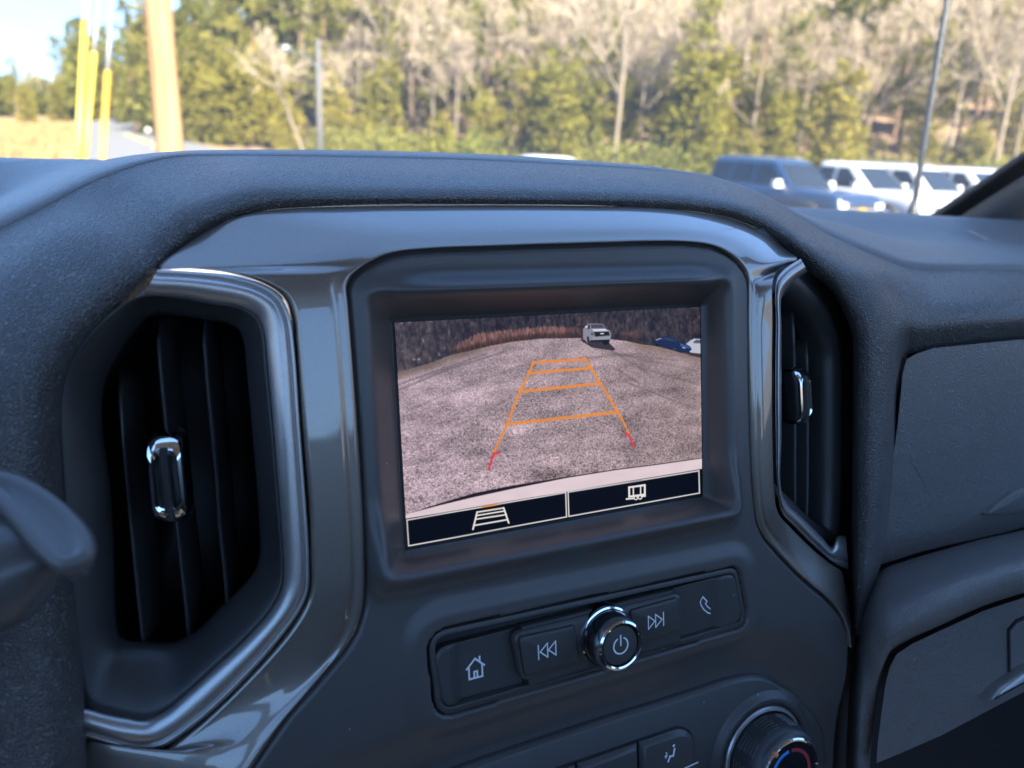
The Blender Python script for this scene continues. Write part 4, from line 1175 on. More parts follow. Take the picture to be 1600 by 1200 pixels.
att.data.foreach_set('color', buf.ravel())
m, nt, b = mat_new('lit_display')
at_ = nt.nodes.new('ShaderNodeVertexColor'); at_.layer_name = 'picture'
link(nt, at_.outputs['Color'], b.inputs['Emission Color'])
b.inputs['Emission Strength'].default_value = EV * 1.0
b.inputs['Base Color'].default_value = (.002, .002, .003, 1); b.inputs['Roughness'].default_value = .30; b.inputs['Specular IOR Level'].default_value = .10
pic.data.materials.append(m)
bz = rounded([(-.0785, -.0485), (.0785, -.0485), (.0785, .0485), (-.0785, .0485)], .001, 3)
plate('black_border', FA, bz, [(0, -.006), (0, -.0005)], M['gap'], disp)

# ------------------------------------------------------------------ audio controls
aud = empty('audio_control_strip', FA.pt(0, -.09, .01), 'slim charcoal audio control strip with a round power knob below the display', 'control panel')
def A2(x, y, w=.0135): return FA.uv(x, y, w)
AW = WB - .0008
strip = poly_offset(ccw(AP), .0009)
plate('bezel', FA, strip, [(0, AW - .006), (0, AW + .0006), (.0004, AW + .0014), (.0010, AW + .0016), (.0024, AW + .0016), (.0028, AW + .0012), (.0030, AW - .003)], M['button'], aud, cap=False)
plate('strip_floor', FA, strip, [(.0004, AW - .006), (.0006, AW - .0032)], M['gap'], aud)
mid_o = [A2(812,978.5), A2(1049,920), A2(1063,1004.5), A2(825,1072.5)]
plate('centre_plate', FA, np.array(mid_o), [(0, AW - .004), (0, AW + .0011), (.0004, AW + .0016)], M['button'], aud)
# coordinates along the strip: s 0..1 left to right, t 0 bottom..1 top
c0, c1, c2, c3 = A2(678, 1124), A2(1168, 977), A2(1150, 880), A2(660, 984)
def ST(s, t): return (1 - s) * (1 - t) * c0 + s * (1 - t) * c1 + s * t * c2 + (1 - s) * t * c3
def key_plate(name, corners, r, parent=aud, w=AW + .0018, scoop=None):
    o = rounded(corners, r, 6)
    if scoop is None: plate('key_gap', FA, poly_offset(ccw(o), -.0006), [(0, w - .003), (0, w + .00005)], M['gap'], parent)
    if scoop is None:
        return plate(name, FA, o, [(0, w - .002), (0, w + .0006), (.0004, w + .0010), (.0009, w + .0011)], M['button'], parent)
    # concave key: fine grid
    p = ccw(o); lo, hi = p.min(0), p.max(0)
    nx, ny = 60, 44
    gu, gv = np.meshgrid(np.linspace(lo[0], hi[0], nx), np.linspace(lo[1], hi[1], ny), indexing='ij')
    q = np.stack([gu.ravel(), gv.ravel()], 1)
    # clamp outside points onto the outline
    sdq = sdf_poly(q, p)
    for i in np.where(sdq > 0)[0]:
        best = None
        for a, b in zip(p, np.roll(p, -1, 0)):
            e = b - a; t = np.clip(((q[i] - a) @ e) / (e @ e + 1e-18), 0, 1); c = a + t * e
            dd = ((q[i] - c)**2).sum()
            if best is None or dd < best[0]: best = (dd, c)
        q[i] = best[1]
    sdq = -np.minimum(sdf_poly(q, p), 0)
    wq = w + .0011 - .0010 * sstep(.0008, 0, sdq) - scoop(q)
    V = np.array([FA.pt(u, v, ww) for (u, v), ww in zip(q, wq)])
    sk = np.array([FA.pt(u, v, w - .004) for u, v in p]); tp = np.array([FA.pt(u, v, w + .0001) for u, v in p])
    F = grid_faces(nx, ny); n0 = len(V)
    F += grid_faces(2, len(p), wrap_k=True, off=n0)
    return mk(name, np.concatenate([V, sk, tp]), F, M['button'], parent, sharp=60)
hb = [A2(674,1014), A2(811,979), A2(823,1072), A2(691,1107)]
def sc_home(q):
    s = (q - hb[0]) @ FAx / Lh
    v = np.abs((q - hc) @ FAy) / Hh
    return .0034 * sstep(.14, .34, s)
FAx = (hb[1] - hb[0]); Lh = np.linalg.norm(FAx); FAx /= Lh; FAy = np.array([-FAx[1], FAx[0]]); hc = sum(hb) / 4; Hh = np.linalg.norm(hb[3] - hb[0]) / 2
key_plate('home_key', hb, [.007, .001, .001, .007], scoop=sc_home, w=AW + .0006)
pb = [A2(1050,918), A2(1133,893), A2(1157,966), A2(1064,1004)]
pc = sum(pb) / 4; Lp = np.linalg.norm(pb[1] - pb[0])
def sc_phone(q):
    s = (q - pb[0]) @ FAx / Lp
    v = np.abs((q - pc) @ FAy) / Hh
    return .0034 * sstep(.90, .72, s)
key_plate('phone_key', [A2(1050,919), A2(1146,894), A2(1159,969), A2(1064,1003)], [.001, .006, .006, .001], scoop=sc_phone, w=AW + .0006)
# raised pod with the two skip keys
pod = rounded([A2(800,990,.015), A2(1060,926,.015), A2(1068,986,.015), A2(815,1062,.015)], [.004, .004, .004, .004], 6)
plate('skip_pod', FA, pod, [(-.0006, AW), (-.0004, AW + .0022), (.0005, AW + .0034), (.0012, AW + .0036)], M['button'], aud)
PW = AW + .0036
key_plate('previous_key', [A2(811,997,.0175), A2(897,978,.0175), A2(906,1033,.0175), A2(821,1055,.0175)], .0016, w=PW)
key_plate('next_key', [A2(984,955,.0175), A2(1057,935,.0175), A2(1066,982,.0175), A2(994,1007,.0175)], .0016, w=PW)
# volume knob
kc = FA.uv(947, 993, AW + .003)
kn = empty('power_knob', FA.pt(*kc, AW)); kn.parent = aud; kn.location = Vector(FA.pt(*kc, AW)) - aud.location
k0 = AW + .003
lathe('skirt', FA, kc, [(.0139, k0 - .004), (.0139, k0 + .0008), (.0136, k0 + .0014), (.0128, k0 + .0016), (.0122, k0 + .0010)], M['chrome'], kn, cap=False)
lathe('barrel', FA, kc, [(.0126, k0), (.0122, k0 + .004), (.0115, k0 + .0095), (.0112, k0 + .0105)], M['gloss_black'], kn)
lathe('chrome_ring', FA, kc, [(.0118, k0 + .0085), (.0117, k0 + .0103), (.0110, k0 + .0119), (.0101, k0 + .0124), (.0094, k0 + .0122), (.0092, k0 + .0110)], M['chrome'], kn, cap=False)
lathe('cap', FA, kc, [(.0093, k0 + .0105), (.0090, k0 + .0105), (.0088, k0 + .0112), (.0084, k0 + .0116), (.0078, k0 + .0117)], M['button'], kn)
def circ(c, r, a0=0, a1=360, n=24): return [c + r * np.array([math.cos(math.radians(a)), math.sin(math.radians(a))]) for a in np.linspace(a0, a1, n)]
ez = np.array([1, 0]); ev = np.array([0, 1])
fc = kc
strokes('power_symbol', FA, [(circ(fc, .0036, 118, 422), False), ([fc + ev * .0002, fc + ev * .0046], False)], .0007, k0 + .01178, M['print'], kn)
# printed symbols
def icon(px, py, w): return FA.uv(px, py, w)
ih = AW + .0006 + .0011 - .0034 + .00012
h0 = icon(743, 1044, ih)
def rel(c, pts, s=1.0): return [c + s * np.array(p) for p in pts]
strokes('home_symbol', FA, [(rel(h0, [(-.0040, .0004), (0, .0042), (.0040, .0004)]), False), (rel(h0, [(-.0030, .0008), (-.0030, -.0042), (.0030, -.0042), (.0030, .0008)]), False), (rel(h0, [(-.0007, -.0040), (-.0007, -.0014), (.0007, -.0014), (.0007, -.0040)]), False), (rel(h0, [(.0020, .0028), (.0020, .0046)]), False)], .0008, ih, M['print'], aud)
iw = PW + .0011 + .0001
pc_ = icon(855, 1016, iw)
T = .0031
strokes('previous_symbol', FA, [(rel(pc_, [(.0042, T), (.0042, -T), (.0006, 0)]), True), (rel(pc_, [(.0002, T), (.0002, -T), (-.0034, 0)]), True), (rel(pc_, [(-.0042, T), (-.0042, -T)]), False)], .00055, iw, M['print'], aud)
nc_ = icon(1025, 970, iw)
strokes('next_symbol', FA, [(rel(nc_, [(-.0042, T), (-.0042, -T), (-.0006, 0)]), True), (rel(nc_, [(-.0002, T), (-.0002, -T), (.0034, 0)]), True), (rel(nc_, [(.0042, T), (.0042, -T)]), False)], .00055, iw, M['print'], aud)
strokes('phone_symbol', FA, [([icon(880 + x / 5, 860 + y / 5, ih) for x, y in ((1090,362),(1070,400),(1076,428),(1098,462),(1128,486),(1164,497),(1190,466),(1166,444),(1148,456),(1126,438),(1110,414),(1122,398))], True)], .0006, ih + .0001, M['print'], aud)

# ------------------------------------------------------------------ climate controls
cli = empty('climate_control_panel', FA.pt(.03, -.19, .01), 'dark climate panel with a round temperature dial at the bottom of the centre stack', 'control panel')
cpd = ccw(refine(cp, 3, 0, closed=True)) if False else ccw(cp)
CW = .0070
def crv(p, m=4):
    q = refine(np.asarray(p), m, 0); return q
cpo = np.concatenate([crv(cp[:-1]), cp[-1:]])
plate('base', FA, cpo, [(-.0004, .002), (-.0002, CW + .0006), (.0010, CW + .0024), (.0024, CW + .0030)], M['button'], cli)
CF = CW + .0030
# mode keys with a bevelled upper edge
def bt(px, py): return FA.uv(px, py, CF + .003)
keys = [[(1001,1162),(1062,1141),(1074,1143),(1084,1150),(1088,1160),(1090,1215),(1003,1250)], [(905,1196),(999,1163),(1001,1250),(906,1285)], [(800,1233),(902,1197),(903,1285),(802,1320)], [(700,1268),(797,1234),(799,1320),(702,1352)]]
for kq in keys:
    o = np.array([bt(*p) for p in kq])
    plate('key_gap', FA, poly_offset(ccw(o), -.0008), [(0, CF - .002), (0, CF + .00006)], M['gap'], cli)
    plate('mode_key', FA, poly_offset(ccw(o), .0002), [(0, CF - .002), (0, CF + .0012), (.0022, CF + .0034), (.0027, CF + .0035)], M['button'], cli)
ic = FA.uv(1047, 1178, CF + .0036)
strokes('air_to_feet_symbol', FA, [(rel(ic, [(-.0012, -.0034), (-.0002, -.0012), (.0018, -.0014), (.0026, .0018)]), False)], .0010, CF + .0037, M['print'], cli)
flat('symbol_dots', FA, [circ(ic + np.array([.0022, .0036]), .0007, 0, 345, 14), rel(ic, [(-.0034, .0000), (-.0026, -.0018), (-.0012, .0004)]), rel(ic, [(-.0026, .0006), (-.0018, .0006), (-.0018, .0016), (-.0026, .0016)])], CF + .0037, M['print'], cli)
strokes('key_light_bar', FA, [([bt(1060,1203), bt(1089,1190)], False)], .0007, CF + .0037, M['print'], cli)
# temperature dial
dc = FA.uv(1189, 1176, CF)
dl = empty('temperature_dial', FA.pt(*dc, CF)); dl.parent = cli; dl.location = Vector(FA.pt(*dc, CF)) - cli.location
lathe('collar', FA, dc, [(.0345, CF - .0005), (.0320, CF + .0004), (.0300, CF + .0020), (.0285, CF + .0026), (.0268, CF + .0018), (.0262, CF - .001)], M['button'], dl, cap=False, sharp=80)
lathe('silver_ring', FA, dc, [(.0256, CF - .001), (.0256, CF + .0024), (.0250, CF + .0032), (.0238, CF + .0034), (.0232, CF + .0026), (.0230, CF)], M['satin'], dl, cap=False)
r0 = .0224
lathe('grip', FA, dc, [(r0, CF), (r0, CF + .004), (r0 - .0004, CF + .012), (r0 - .0012, CF + .0170), (r0 - .0026, CF + .0190), (r0 - .0046, CF + .0198)], M['vent_black'], dl)
mb = MB()
for blk in range(10):
    for i in range(7):
        for j in range(6):
            ang = math.radians(blk * 36 + 22 + (i + .5 * (j % 2)) * 3.0); w = CF + .0045 + j * .0019
            rr = r0 - .0002 - .0004 * (w - CF) / .012
            er = math.cos(ang) * FA.ex + math.sin(ang) * FA.ey; et = -math.sin(ang) * FA.ex + math.cos(ang) * FA.ey
            p = FA.pt(*dc, w) + er * rr
            h = .00072
            mb.add([p - et * h - FA.n * h, p + et * h - FA.n * h, p + et * h + FA.n * h, p - et * h + FA.n * h, p + er * .0009], [(0, 1, 4), (1, 2, 4), (2, 3, 4), (3, 0, 4)])
o = mb.build('knurling', M['button'], dl, smooth=False); tag(o, kind='stuff')
lathe('chrome_rim', FA, dc, [(.0182, CF + .0190), (.0181, CF + .0206), (.0174, CF + .0213), (.0166, CF + .0210), (.0164, CF + .0202)], M['chrome'], dl, cap=False)
lathe('face', FA, dc, [(.0166, CF + .0195), (.0165, CF + .0204), (.0160, CF + .0206)], M['gloss_black'], dl)
def arc(c, r0_, r1_, a0, a1, n=16):
    return circ(c, r1_, a0, a1, n) + circ(c, r0_, a1, a0, n)
def arc_strip(name, r0_, r1_, a0, a1, mat):
    A_ = circ(dc, r0_, a0, a1, 18); B_ = circ(dc, r1_, a0, a1, 18)
    V = [FA.pt(*p, CF + .02068) for p in A_ + B_]
    return mk(name, V, [(i, i + 1, 19 + i, 18 + i) for i in range(17)], mat, dl, smooth=False, fix=False)
arc_strip('blue_scale', .0112, .0130, 96, 190, M['blue_print'])
arc_strip('red_scale', .0112, .0130, -12, 88, M['red_print'])
a_ = math.radians(128)
pm = dc + np.array([math.cos(a_), math.sin(a_)]) * .0174
mb = MB(); mb.box(FA.pt(*pm, CF + .0208), (.0010, .0016, .0009), np.stack([math.cos(a_ + math.pi/2) * FA.ex + math.sin(a_ + math.pi/2) * FA.ey, FA.n, math.cos(a_) * FA.ex + math.sin(a_) * FA.ey], 1)); mb.build('marker', M['amber'], dl)

# ------------------------------------------------------------------ column lever at the lower left
lev = empty('column_lever', FA.pt(-.2, -.03, .08), 'grey plastic column lever tip with a flat thumb pad at the left edge', 'lever')
tipc = FA.hit(66, 812, .075)
ax1 = FA.hit(120, 860, .075) - FA.hit(10, 775, .085); ax1 /= np.linalg.norm(ax1)        # along the lever, towards its tip
upn = np.array([-.10, -.36, .93]); ax1 -= (ax1 @ upn) * upn / (upn @ upn); ax1 /= np.linalg.norm(ax1); upn /= np.linalg.norm(upn)
sid = np.cross(ax1, upn)
pd = Plane(tipc, sid, ax1)
if pd.n @ upn < 0: pd = Plane(tipc, -sid, ax1)
lo_ = np.array([pd.uv(*p) for p in ((-45,716),(0,729),(30,736),(60,750),(92,771),(120,796),(140,822),(147,845),(141,865),(118,880),(88,884),(62,866),(38,841),(12,808),(-18,775),(-55,742))])
lo_ = refine(lo_, 4, 0, closed=True)
plate('thumb_pad', pd, lo_, [(.008, -.013), (.004, -.0095), (.0012, -.006), (0, -.0028), (.0006, -.0010), (.0016, 0), (.0030, -.0002), (.0040, -.0010), (.0052, -.0016), (.0075, -.0019)], M['lever'], lev, sharp=80)
mb = MB()
st_ = refine(np.array([FA.hit(118, 862, .068), FA.hit(66, 868, .066), FA.hit(4, 888, .062), FA.hit(-110, 940, .045), FA.hit(-260, 1010, .0), FA.hit(-420, 1090, -.08)]), 4)
mb.tube(st_, np.interp(np.linspace(0, 1, len(st_)), [0, .2, .4, 1], [.003, .010, .0155, .0165]), 20); mb.build('stalk', M['lever'], lev)
# ------------------------------------------------------------------ vegetation
def mat_leaf(name, c1, c2, trans=.45):
    m = bpy.data.materials.new(name); m.use_nodes = True
    nt = m.node_tree; nt.nodes.clear()
    out = nt.nodes.new('ShaderNodeOutputMaterial')
    tc = nt.nodes.new('ShaderNodeTexCoord'); oi = nt.nodes.new('ShaderNodeObjectInfo')
    nz = nt.nodes.new('ShaderNodeTexNoise'); nz.inputs['Scale'].default_value = .9; nz.inputs['Detail'].default_value = 4
    link(nt, tc.outputs['Object'], nz.inputs['Vector'])
    ad = nt.nodes.new('ShaderNodeMath'); ad.operation = 'MULTIPLY_ADD'; ad.inputs[1].default_value = .45
    link(nt, oi.outputs['Random'], ad.inputs[0]); link(nt, nz.outputs['Fac'], ad.inputs[2])
    mr = nt.nodes.new('ShaderNodeMapRange'); mr.inputs[1].default_value = .38; mr.inputs[2].default_value = 1.05
    link(nt, ad.outputs[0], mr.inputs[0])
    mx = nt.nodes.new('ShaderNodeMix'); mx.data_type = 'RGBA'; mx.inputs[6].default_value = (*c1, 1); mx.inputs[7].default_value = (*c2, 1)
    link(nt, mr.outputs[0], mx.inputs[0])
    d = nt.nodes.new('ShaderNodeBsdfDiffuse'); t = nt.nodes.new('ShaderNodeBsdfTranslucent')
    link(nt, mx.outputs[2], d.inputs[0]); link(nt, mx.outputs[2], t.inputs[0])
    ms = nt.nodes.new('ShaderNodeMixShader'); ms.inputs[0].default_value = trans
    link(nt, d.outputs[0], ms.inputs[1]); link(nt, t.outputs[0], ms.inputs[2]); link(nt, ms.outputs[0], out.inputs[0])
    return m
M['needle'] = mat_leaf('pine_needles', (.10, .112, .024), (.28, .245, .06))
M['cedar'] = mat_leaf('cedar_foliage', (.125, .125, .024), (.30, .25, .052))
M['shrub'] = mat_leaf('shrub_leaves', (.13, .14, .03), (.22, .20, .05))
M['bark'] = mat_leaf('grey_bark', (.115, .092, .068), (.19, .155, .115), .0)
M['twig'] = mat_leaf('pale_twigs', (.25, .195, .14), (.38, .31, .23), .1)
M['pinebark'] = mat_leaf('pine_bark', (.12, .075, .05), (.20, .13, .09), .0)

def quads(C, D, L, Wd):
    """leaf faces: centres C, long axes D, length L, width Wd"""
    n = len(C)
    r = rng.normal(size=(n, 3)); D = D / (np.linalg.norm(D, axis=1)[:, None] + 1e-9)
    S = np.cross(D, r); S /= np.linalg.norm(S, axis=1)[:, None] + 1e-9
    L = np.asarray(L).reshape(-1, 1); Wd = np.asarray(Wd).reshape(-1, 1)
    V = np.stack([C - D * L * .5, C + S * Wd * .5, C + D * L * .5, C - S * Wd * .5], 1).reshape(-1, 3)
    F = np.arange(4 * n).reshape(-1, 4)
    return V, F

def limb(mb, a, b, r0, r1, bend=.1, n=5, sides=5):
    a, b = np.array(a, float), np.array(b, float)
    t = np.linspace(0, 1, n)[:, None]
    off = rng.normal(size=3) * np.linalg.norm(b - a) * bend
    pts = a + (b - a) * t + off * (t * (1 - t)) * 2
    mb.tube(pts, np.linspace(r0, r1, n), sides, caps=False)
    return pts

def make_pine(h, seed, start=.30, spread=.22, dens=1.0):
    global rng
    rng = np.random.default_rng(seed)
    tr = MB(); pts = limb(tr, (0, 0, -.3), (rng.normal() * .25, rng.normal() * .25, h * .97), .17 * h / 14, .03, .02, 9, 7)
    C = []; D = []
    nb = int(30 * dens)
    for i in range(nb):
        f = start + (1 - start) * (i + rng.random()) / nb
        p = pts[0] + (pts[-1] - pts[0]) * f
        a = rng.random() * 6.283; L = h * spread * (1.06 - f) ** .7 * (.65 + .6 * rng.random()) + .35
        tip = p + np.array([math.cos(a) * L, math.sin(a) * L, L * (.05 + .5 * f * rng.random())])
        limb(tr, p, tip, .035, .01, .08, 4, 4)
        for j in range(5):
            q = p + (tip - p) * (.35 + .68 * j / 4) + rng.normal(size=3) * .22
            n = 20
            d = rng.normal(size=(n, 3)) + (tip - p) / L * .6 + np.array([0, 0, .4])
            d /= np.linalg.norm(d, axis=1)[:, None]
            C.append(q + d * (.12 + .34 * rng.random((n, 1)))); D.append(d)
    V, F = quads(np.concatenate(C), np.concatenate(D), .42 + .2 * rng.random(sum(map(len, C))), .11)
    return tr, V, F

def make_cedar(h, seed, wide=.24):
    global rng
    rng = np.random.default_rng(seed)
    tr = MB(); limb(tr, (0, 0, -.3), (0, 0, h * .9), .12 * h / 7, .02, .01, 6, 6)
    C = []; D = []
    tops = [(0, 0, h)] + [(rng.normal() * h * .11, rng.normal() * h * .11, h * rng.uniform(.55, .92)) for _ in range(5)]
    n = int(170 * h / 7 + 80)
    for i in range(n):
        tx, ty, th = tops[rng.integers(len(tops))]
        f = rng.random() ** 1.1
        R_ = h * wide * .62 * (1 - f ** 1.5) ** .7 * (.80 + .3 * math.sin(f * 15 + seed + tx * 9)) * (.25 + .95 * rng.random() ** .6) + .1
        a = rng.random() * 6.283
        p = np.array([tx * f + math.cos(a) * R_, ty * f + math.sin(a) * R_, th * (.04 + .93 * f)])
        if i % 5 == 0: limb(tr, (tx * f * .5, ty * f * .5, max(.1, p[2] - R_ * .4)), p, .02, .006, .03, 3, 3)
        m = 16
        d = rng.normal(size=(m, 3)) * .8 + np.array([math.cos(a), math.sin(a), .6]); d /= np.linalg.norm(d, axis=1)[:, None]
        C.append(p + d * .34 * rng.random((m, 1)) + rng.normal(size=(m, 3)) * .14); D.append(d)
    V, F = quads(np.concatenate(C), np.concatenate(D), .30 + .16 * rng.random(sum(map(len, C))), .14)
    return tr, V, F

def make_bare(h, seed, lean=(0, 0), fork=.34, wide=.42):
    """leafless tree: trunk and limbs, and a crown of fine twigs"""
    global rng
    rng = np.random.default_rng(seed)
    tr = MB(); tw = MB()
    top = np.array([lean[0], lean[1], h * .82])
    pts = limb(tr, (0, 0, -.3), top, .15 * h / 12, .035, .04, 9, 7)
    ribC, ribD, ribL, ribW = [], [], [], []
    def grow(a, d, L, r, lev):
        b = a + d * L
        limb(tr if lev < 2 else tw, a, b, r, r * .55, .07, 4, 5 if lev < 2 else 3)
        if lev >= 3:
            n = 7
            t = rng.random((n, 1)); dd = d + rng.normal(size=(n, 3)) * .55 + np.array([0, 0, .15]); dd /= np.linalg.norm(dd, axis=1)[:, None]
            l = L * (.5 + .8 * rng.random(n))
            ribC.append(a + (b - a) * t + dd * l[:, None] * .5); ribD.append(dd); ribL.append(l); ribW.append(np.full(n, .028))
            return
        for k_ in range(4 if lev < 2 else 4):
            t = .35 + .65 * (k_ + rng.random() * .6) / 4
            dd = d + rng.normal(size=3) * .48 + np.array([0, 0, .22]); dd /= np.linalg.norm(dd)
            grow(a + (b - a) * min(t, 1), dd, L * (.52 + .2 * rng.random()), r * .5, lev + 1)
    nl = 9
    for i in range(nl):
        f = fork + (1 - fork) * (i + rng.random() * .7) / nl
        p = pts[0] + (pts[-1] - pts[0]) * f
        a = i * 2.4 + rng.random()
        el = .55 + .75 * f
        d = np.array([math.cos(a) * math.cos(el), math.sin(a) * math.cos(el), math.sin(el)])
        grow(p, d, h * wide * (1.15 - f) * (.7 + .5 * rng.random()), .07 * h / 12 * (1.2 - f), 1)
    V, F = quads(np.concatenate(ribC), np.concatenate(ribD), np.concatenate(ribL), np.concatenate(ribW))
    o = len(tw.v)
    V = np.concatenate([np.array(tw.v).reshape(-1, 3), V]); F = tw.f + (F + o).tolist()
    return tr, V, F

def make_shrub(h, seed):
    global rng
    rng = np.random.default_rng(seed)
    tr = MB(); C = []; D = []
    for i in range(46):
        a = rng.random() * 6.283; el = .25 + 1.2 * rng.random()
        tip = h * (.5 + .5 * rng.random()) * np.array([math.cos(a) * math.cos(el) * 1.25, math.sin(a) * math.cos(el) * 1.25, math.sin(el)])
        limb(tr, (0, 0, -.1), tip, .02, .006, .12, 4, 3)
        n = 22
        t = .45 + .6 * rng.random((n, 1)); d = rng.normal(size=(n, 3)) + tip / h; 
        C.append(tip * t + rng.normal(size=(n, 3)) * .16); D.append(d)
    V, F = quads(np.concatenate(C), np.concatenate(D), .20 + .12 * rng.random(46 * 22), .12)
    return tr, V, F

protos = {}
def proto(kind, key, maker, tmat, cmat):
    tr, V, F = maker
    root = empty(kind, (0, 0, 0))
    trunk = mk('trunk', tr.v, tr.f, tmat, root, fix=False)
    crown = mk('crown', V, np.asarray(F).tolist() if not isinstance(F, list) else F, cmat, root, smooth=False, fix=False)
    root['_u'] = 0
    protos[key] = root
    return root
for i, (h, sp) in enumerate(((14, .20), (12, .24), (15.5, .18))): proto('pine_tree', 'pine%d' % i, make_pine(h, 20 + i, (.22, .12, .34)[i], sp), M['pinebark'], M['needle'])
for i, (h, wd) in enumerate(((7.5, .30), (5.5, .36), (9, .26))): proto('cedar_tree', 'cedar%d' % i, make_cedar(h, 40 + i, wd), M['bark'], M['cedar'])
for i, h in enumerate((12, 14, 10)): proto('bare_tree', 'bare%d' % i, make_bare(h, 60 + i), M['bark'], M['twig'])
for i, h in enumerate((2.4, 1.7)): proto('shrub', 'shrub%d' % i, make_shrub(h, 80 + i), M['bark'], M['shrub'])
first = {}
def plant(key, px, depth, s=1.0, label=None, group=None, rot=None):
    p = ground_at(px, depth, -.05)
    src = protos[key]
    if key not in first:
        o = src; first[key] = 1
    else:
        o = copy_tree(src)
    o.location = tuple(p); o.rotation_euler = (0, 0, random.random() * 6.28 if rot is None else rot); o.scale = (s * random.uniform(.9, 1.1), s * random.uniform(.9, 1.1), s)
    kind = key[:-1]
    lab = {'pine': 'tall green pine growing in the mixed woods beyond the lot', 'cedar': 'bushy olive green cedar at the edge of the woods', 'bare': 'leafless pale grey tree among the evergreens of the woods', 'shrub': 'low yellow green shrub along the foot of the woods'}[kind]
    grp = {'pine': 'pines in the woods', 'cedar': 'cedars at the edge of the woods', 'bare': 'leafless trees in the woods', 'shrub': 'shrubs along the woods'}[kind]
    cat = 'shrub' if kind == 'shrub' else 'tree'
    for k_ in ('label', 'category', 'group'):
        if k_ in o: del o[k_]
    if '_u' in o: del o['_u']
    tag(o, label or lab, cat, group or grp)
    if not label: planted.append((kind, px, depth, o))
    return o
planted = []

# singled out trees
lean_tree = proto('bare_tree', 'lean0', make_bare(6.6, 97, lean=(-2.0, .3), fork=.45, wide=.40), M['bark'], M['twig'])
del lean_tree['_u']; first['lean0'] = 1
lean_tree.location = tuple(ground_at(482, 40, -.05)); lean_tree.rotation_euler = (0, 0, -.3)
tag(lean_tree, 'pale leafless tree leaning left beside the grey lamp pole', 'tree')
random.seed(5)
plant('cedar0', 868, 43, .95, 'golden green cedar standing alone behind the white car roof', rot=1)
plant('cedar2', 1085, 45, 1.15, 'tall dark green conical cedar left of the blue vehicle')
plant('cedar0', 1300, 44, 1.0, 'bright yellow green cedar right behind the nearest white truck')
plant('pine1', 1215, 50, .8, 'broad green pine behind the dark blue vehicle')
plant('bare1', 958, 44, 1.0, 'tall leafless tree with a straight pale trunk near the middle of the woods')
plant('shrub0', 745, 40, 1.25, 'large bright yellow green shrub at the dashboard edge left of the white car roof')
plant('cedar1', 1160, 40, .6, 'small round yellow green cedar just left of the blue vehicle')
# left: far trees along the field
for px in (12, 36, 62, 88, 112, 140, 165, 190, 214, 240):
    plant(random.choice(('pine0', 'pine1', 'pine2', 'bare1')), px + random.uniform(-6, 6), random.uniform(108, 126), np.interp(px, [0, 60, 120, 180, 250], [.42, .60, .78, .92, 1.0]) * random.uniform(.9, 1.1))
for px in (50, 100, 150, 200):
    plant('cedar%d' % random.randrange(3), px, random.uniform(100, 112), .8)
# dense evergreens right of the pole
for px, dp, s, k_ in ((215,86,.9,'pine1'),(250,80,.95,'pine0'),(286,74,.92,'pine1'),(318,66,.9,'pine0'),(345,62,.95,'pine1'),(372,58,.9,'pine1'),(405,57,1.0,'pine0'),(437,58,1.0,'pine1'),(330,58,.8,'cedar0'),(300,60,.85,'cedar2'),(360,54,.85,'cedar0'),(392,52,.8,'cedar2'),(420,52,.9,'cedar0'),(270,66,.8,'cedar0'),(235,78,.8,'cedar1'),(465,56,1.0,'pine2'),(505,55,1.05,'pine0'),(545,57,1.1,'pine1'),(585,58,1.1,'pine2'),(520,50,.7,'cedar0'),(560,49,.55,'cedar1'),(450,50,.6,'cedar1')):
    plant(k_, px, dp, s)
# mixed slope
for px in range(560, 1640, 40):
    plant('bare%d' % random.randrange(3), px + random.uniform(-10, 10), random.uniform(47, 60), random.uniform(.75, 1.15))
for px in range(575, 1640, 36):
    plant(random.choice(('pine0', 'pine1', 'pine2')), px + random.uniform(-18, 18), random.uniform(53, 64), random.uniform(.75, 1.0))
for px in range(600, 1640, 76):
    plant('cedar%d' % random.randrange(3), px + random.uniform(-18, 18), random.uniform(44, 54), random.uniform(.55, .95))
for px in range(500, 1640, 30):
    plant('shrub%d' % random.randrange(2), px + random.uniform(-12, 12), random.uniform(42, 47), random.uniform(.8, 1.3))

ZONES = [(-100, 128, 'left of the yellow guy guards'), (128, 262, 'between the yellow guy guards and the wooden pole'), (262, 498, 'between the wooden pole and the grey lamp pole'),
         (498, 690, 'just right of the grey lamp pole'), (690, 868, 'left of the white car roof'), (868, 1010, 'just right of the white car roof'), (1010, 1130, 'left of the dark blue car'),
         (1130, 1290, 'above the dark blue car'), (1290, 1450, 'above the white pickups'), (1450, 1800, 'right of the antenna')]
ORD = ['first', 'second', 'third', 'fourth', 'fifth', 'sixth', 'seventh', 'eighth', 'ninth', 'tenth', 'eleventh', 'twelfth', 'thirteenth', 'fourteenth']
KINDW = {'pine': 'tall green pine', 'cedar': 'olive green cedar', 'bare': 'leafless grey tree', 'shrub': 'yellow green shrub'}
for z0, z1, where in ZONES:
    for kd in KINDW:
        here = sorted([q for q in planted if q[0] == kd and z0 <= q[1] < z1], key=lambda q: q[1])
        for n_, q in enumerate(here):
            q[3]['label'] = (ORD[n_] + ' ' + KINDW[kd] + ' from the left, ' + where) if len(here) > 1 else ('lone ' + KINDW[kd] + ' ' + where)

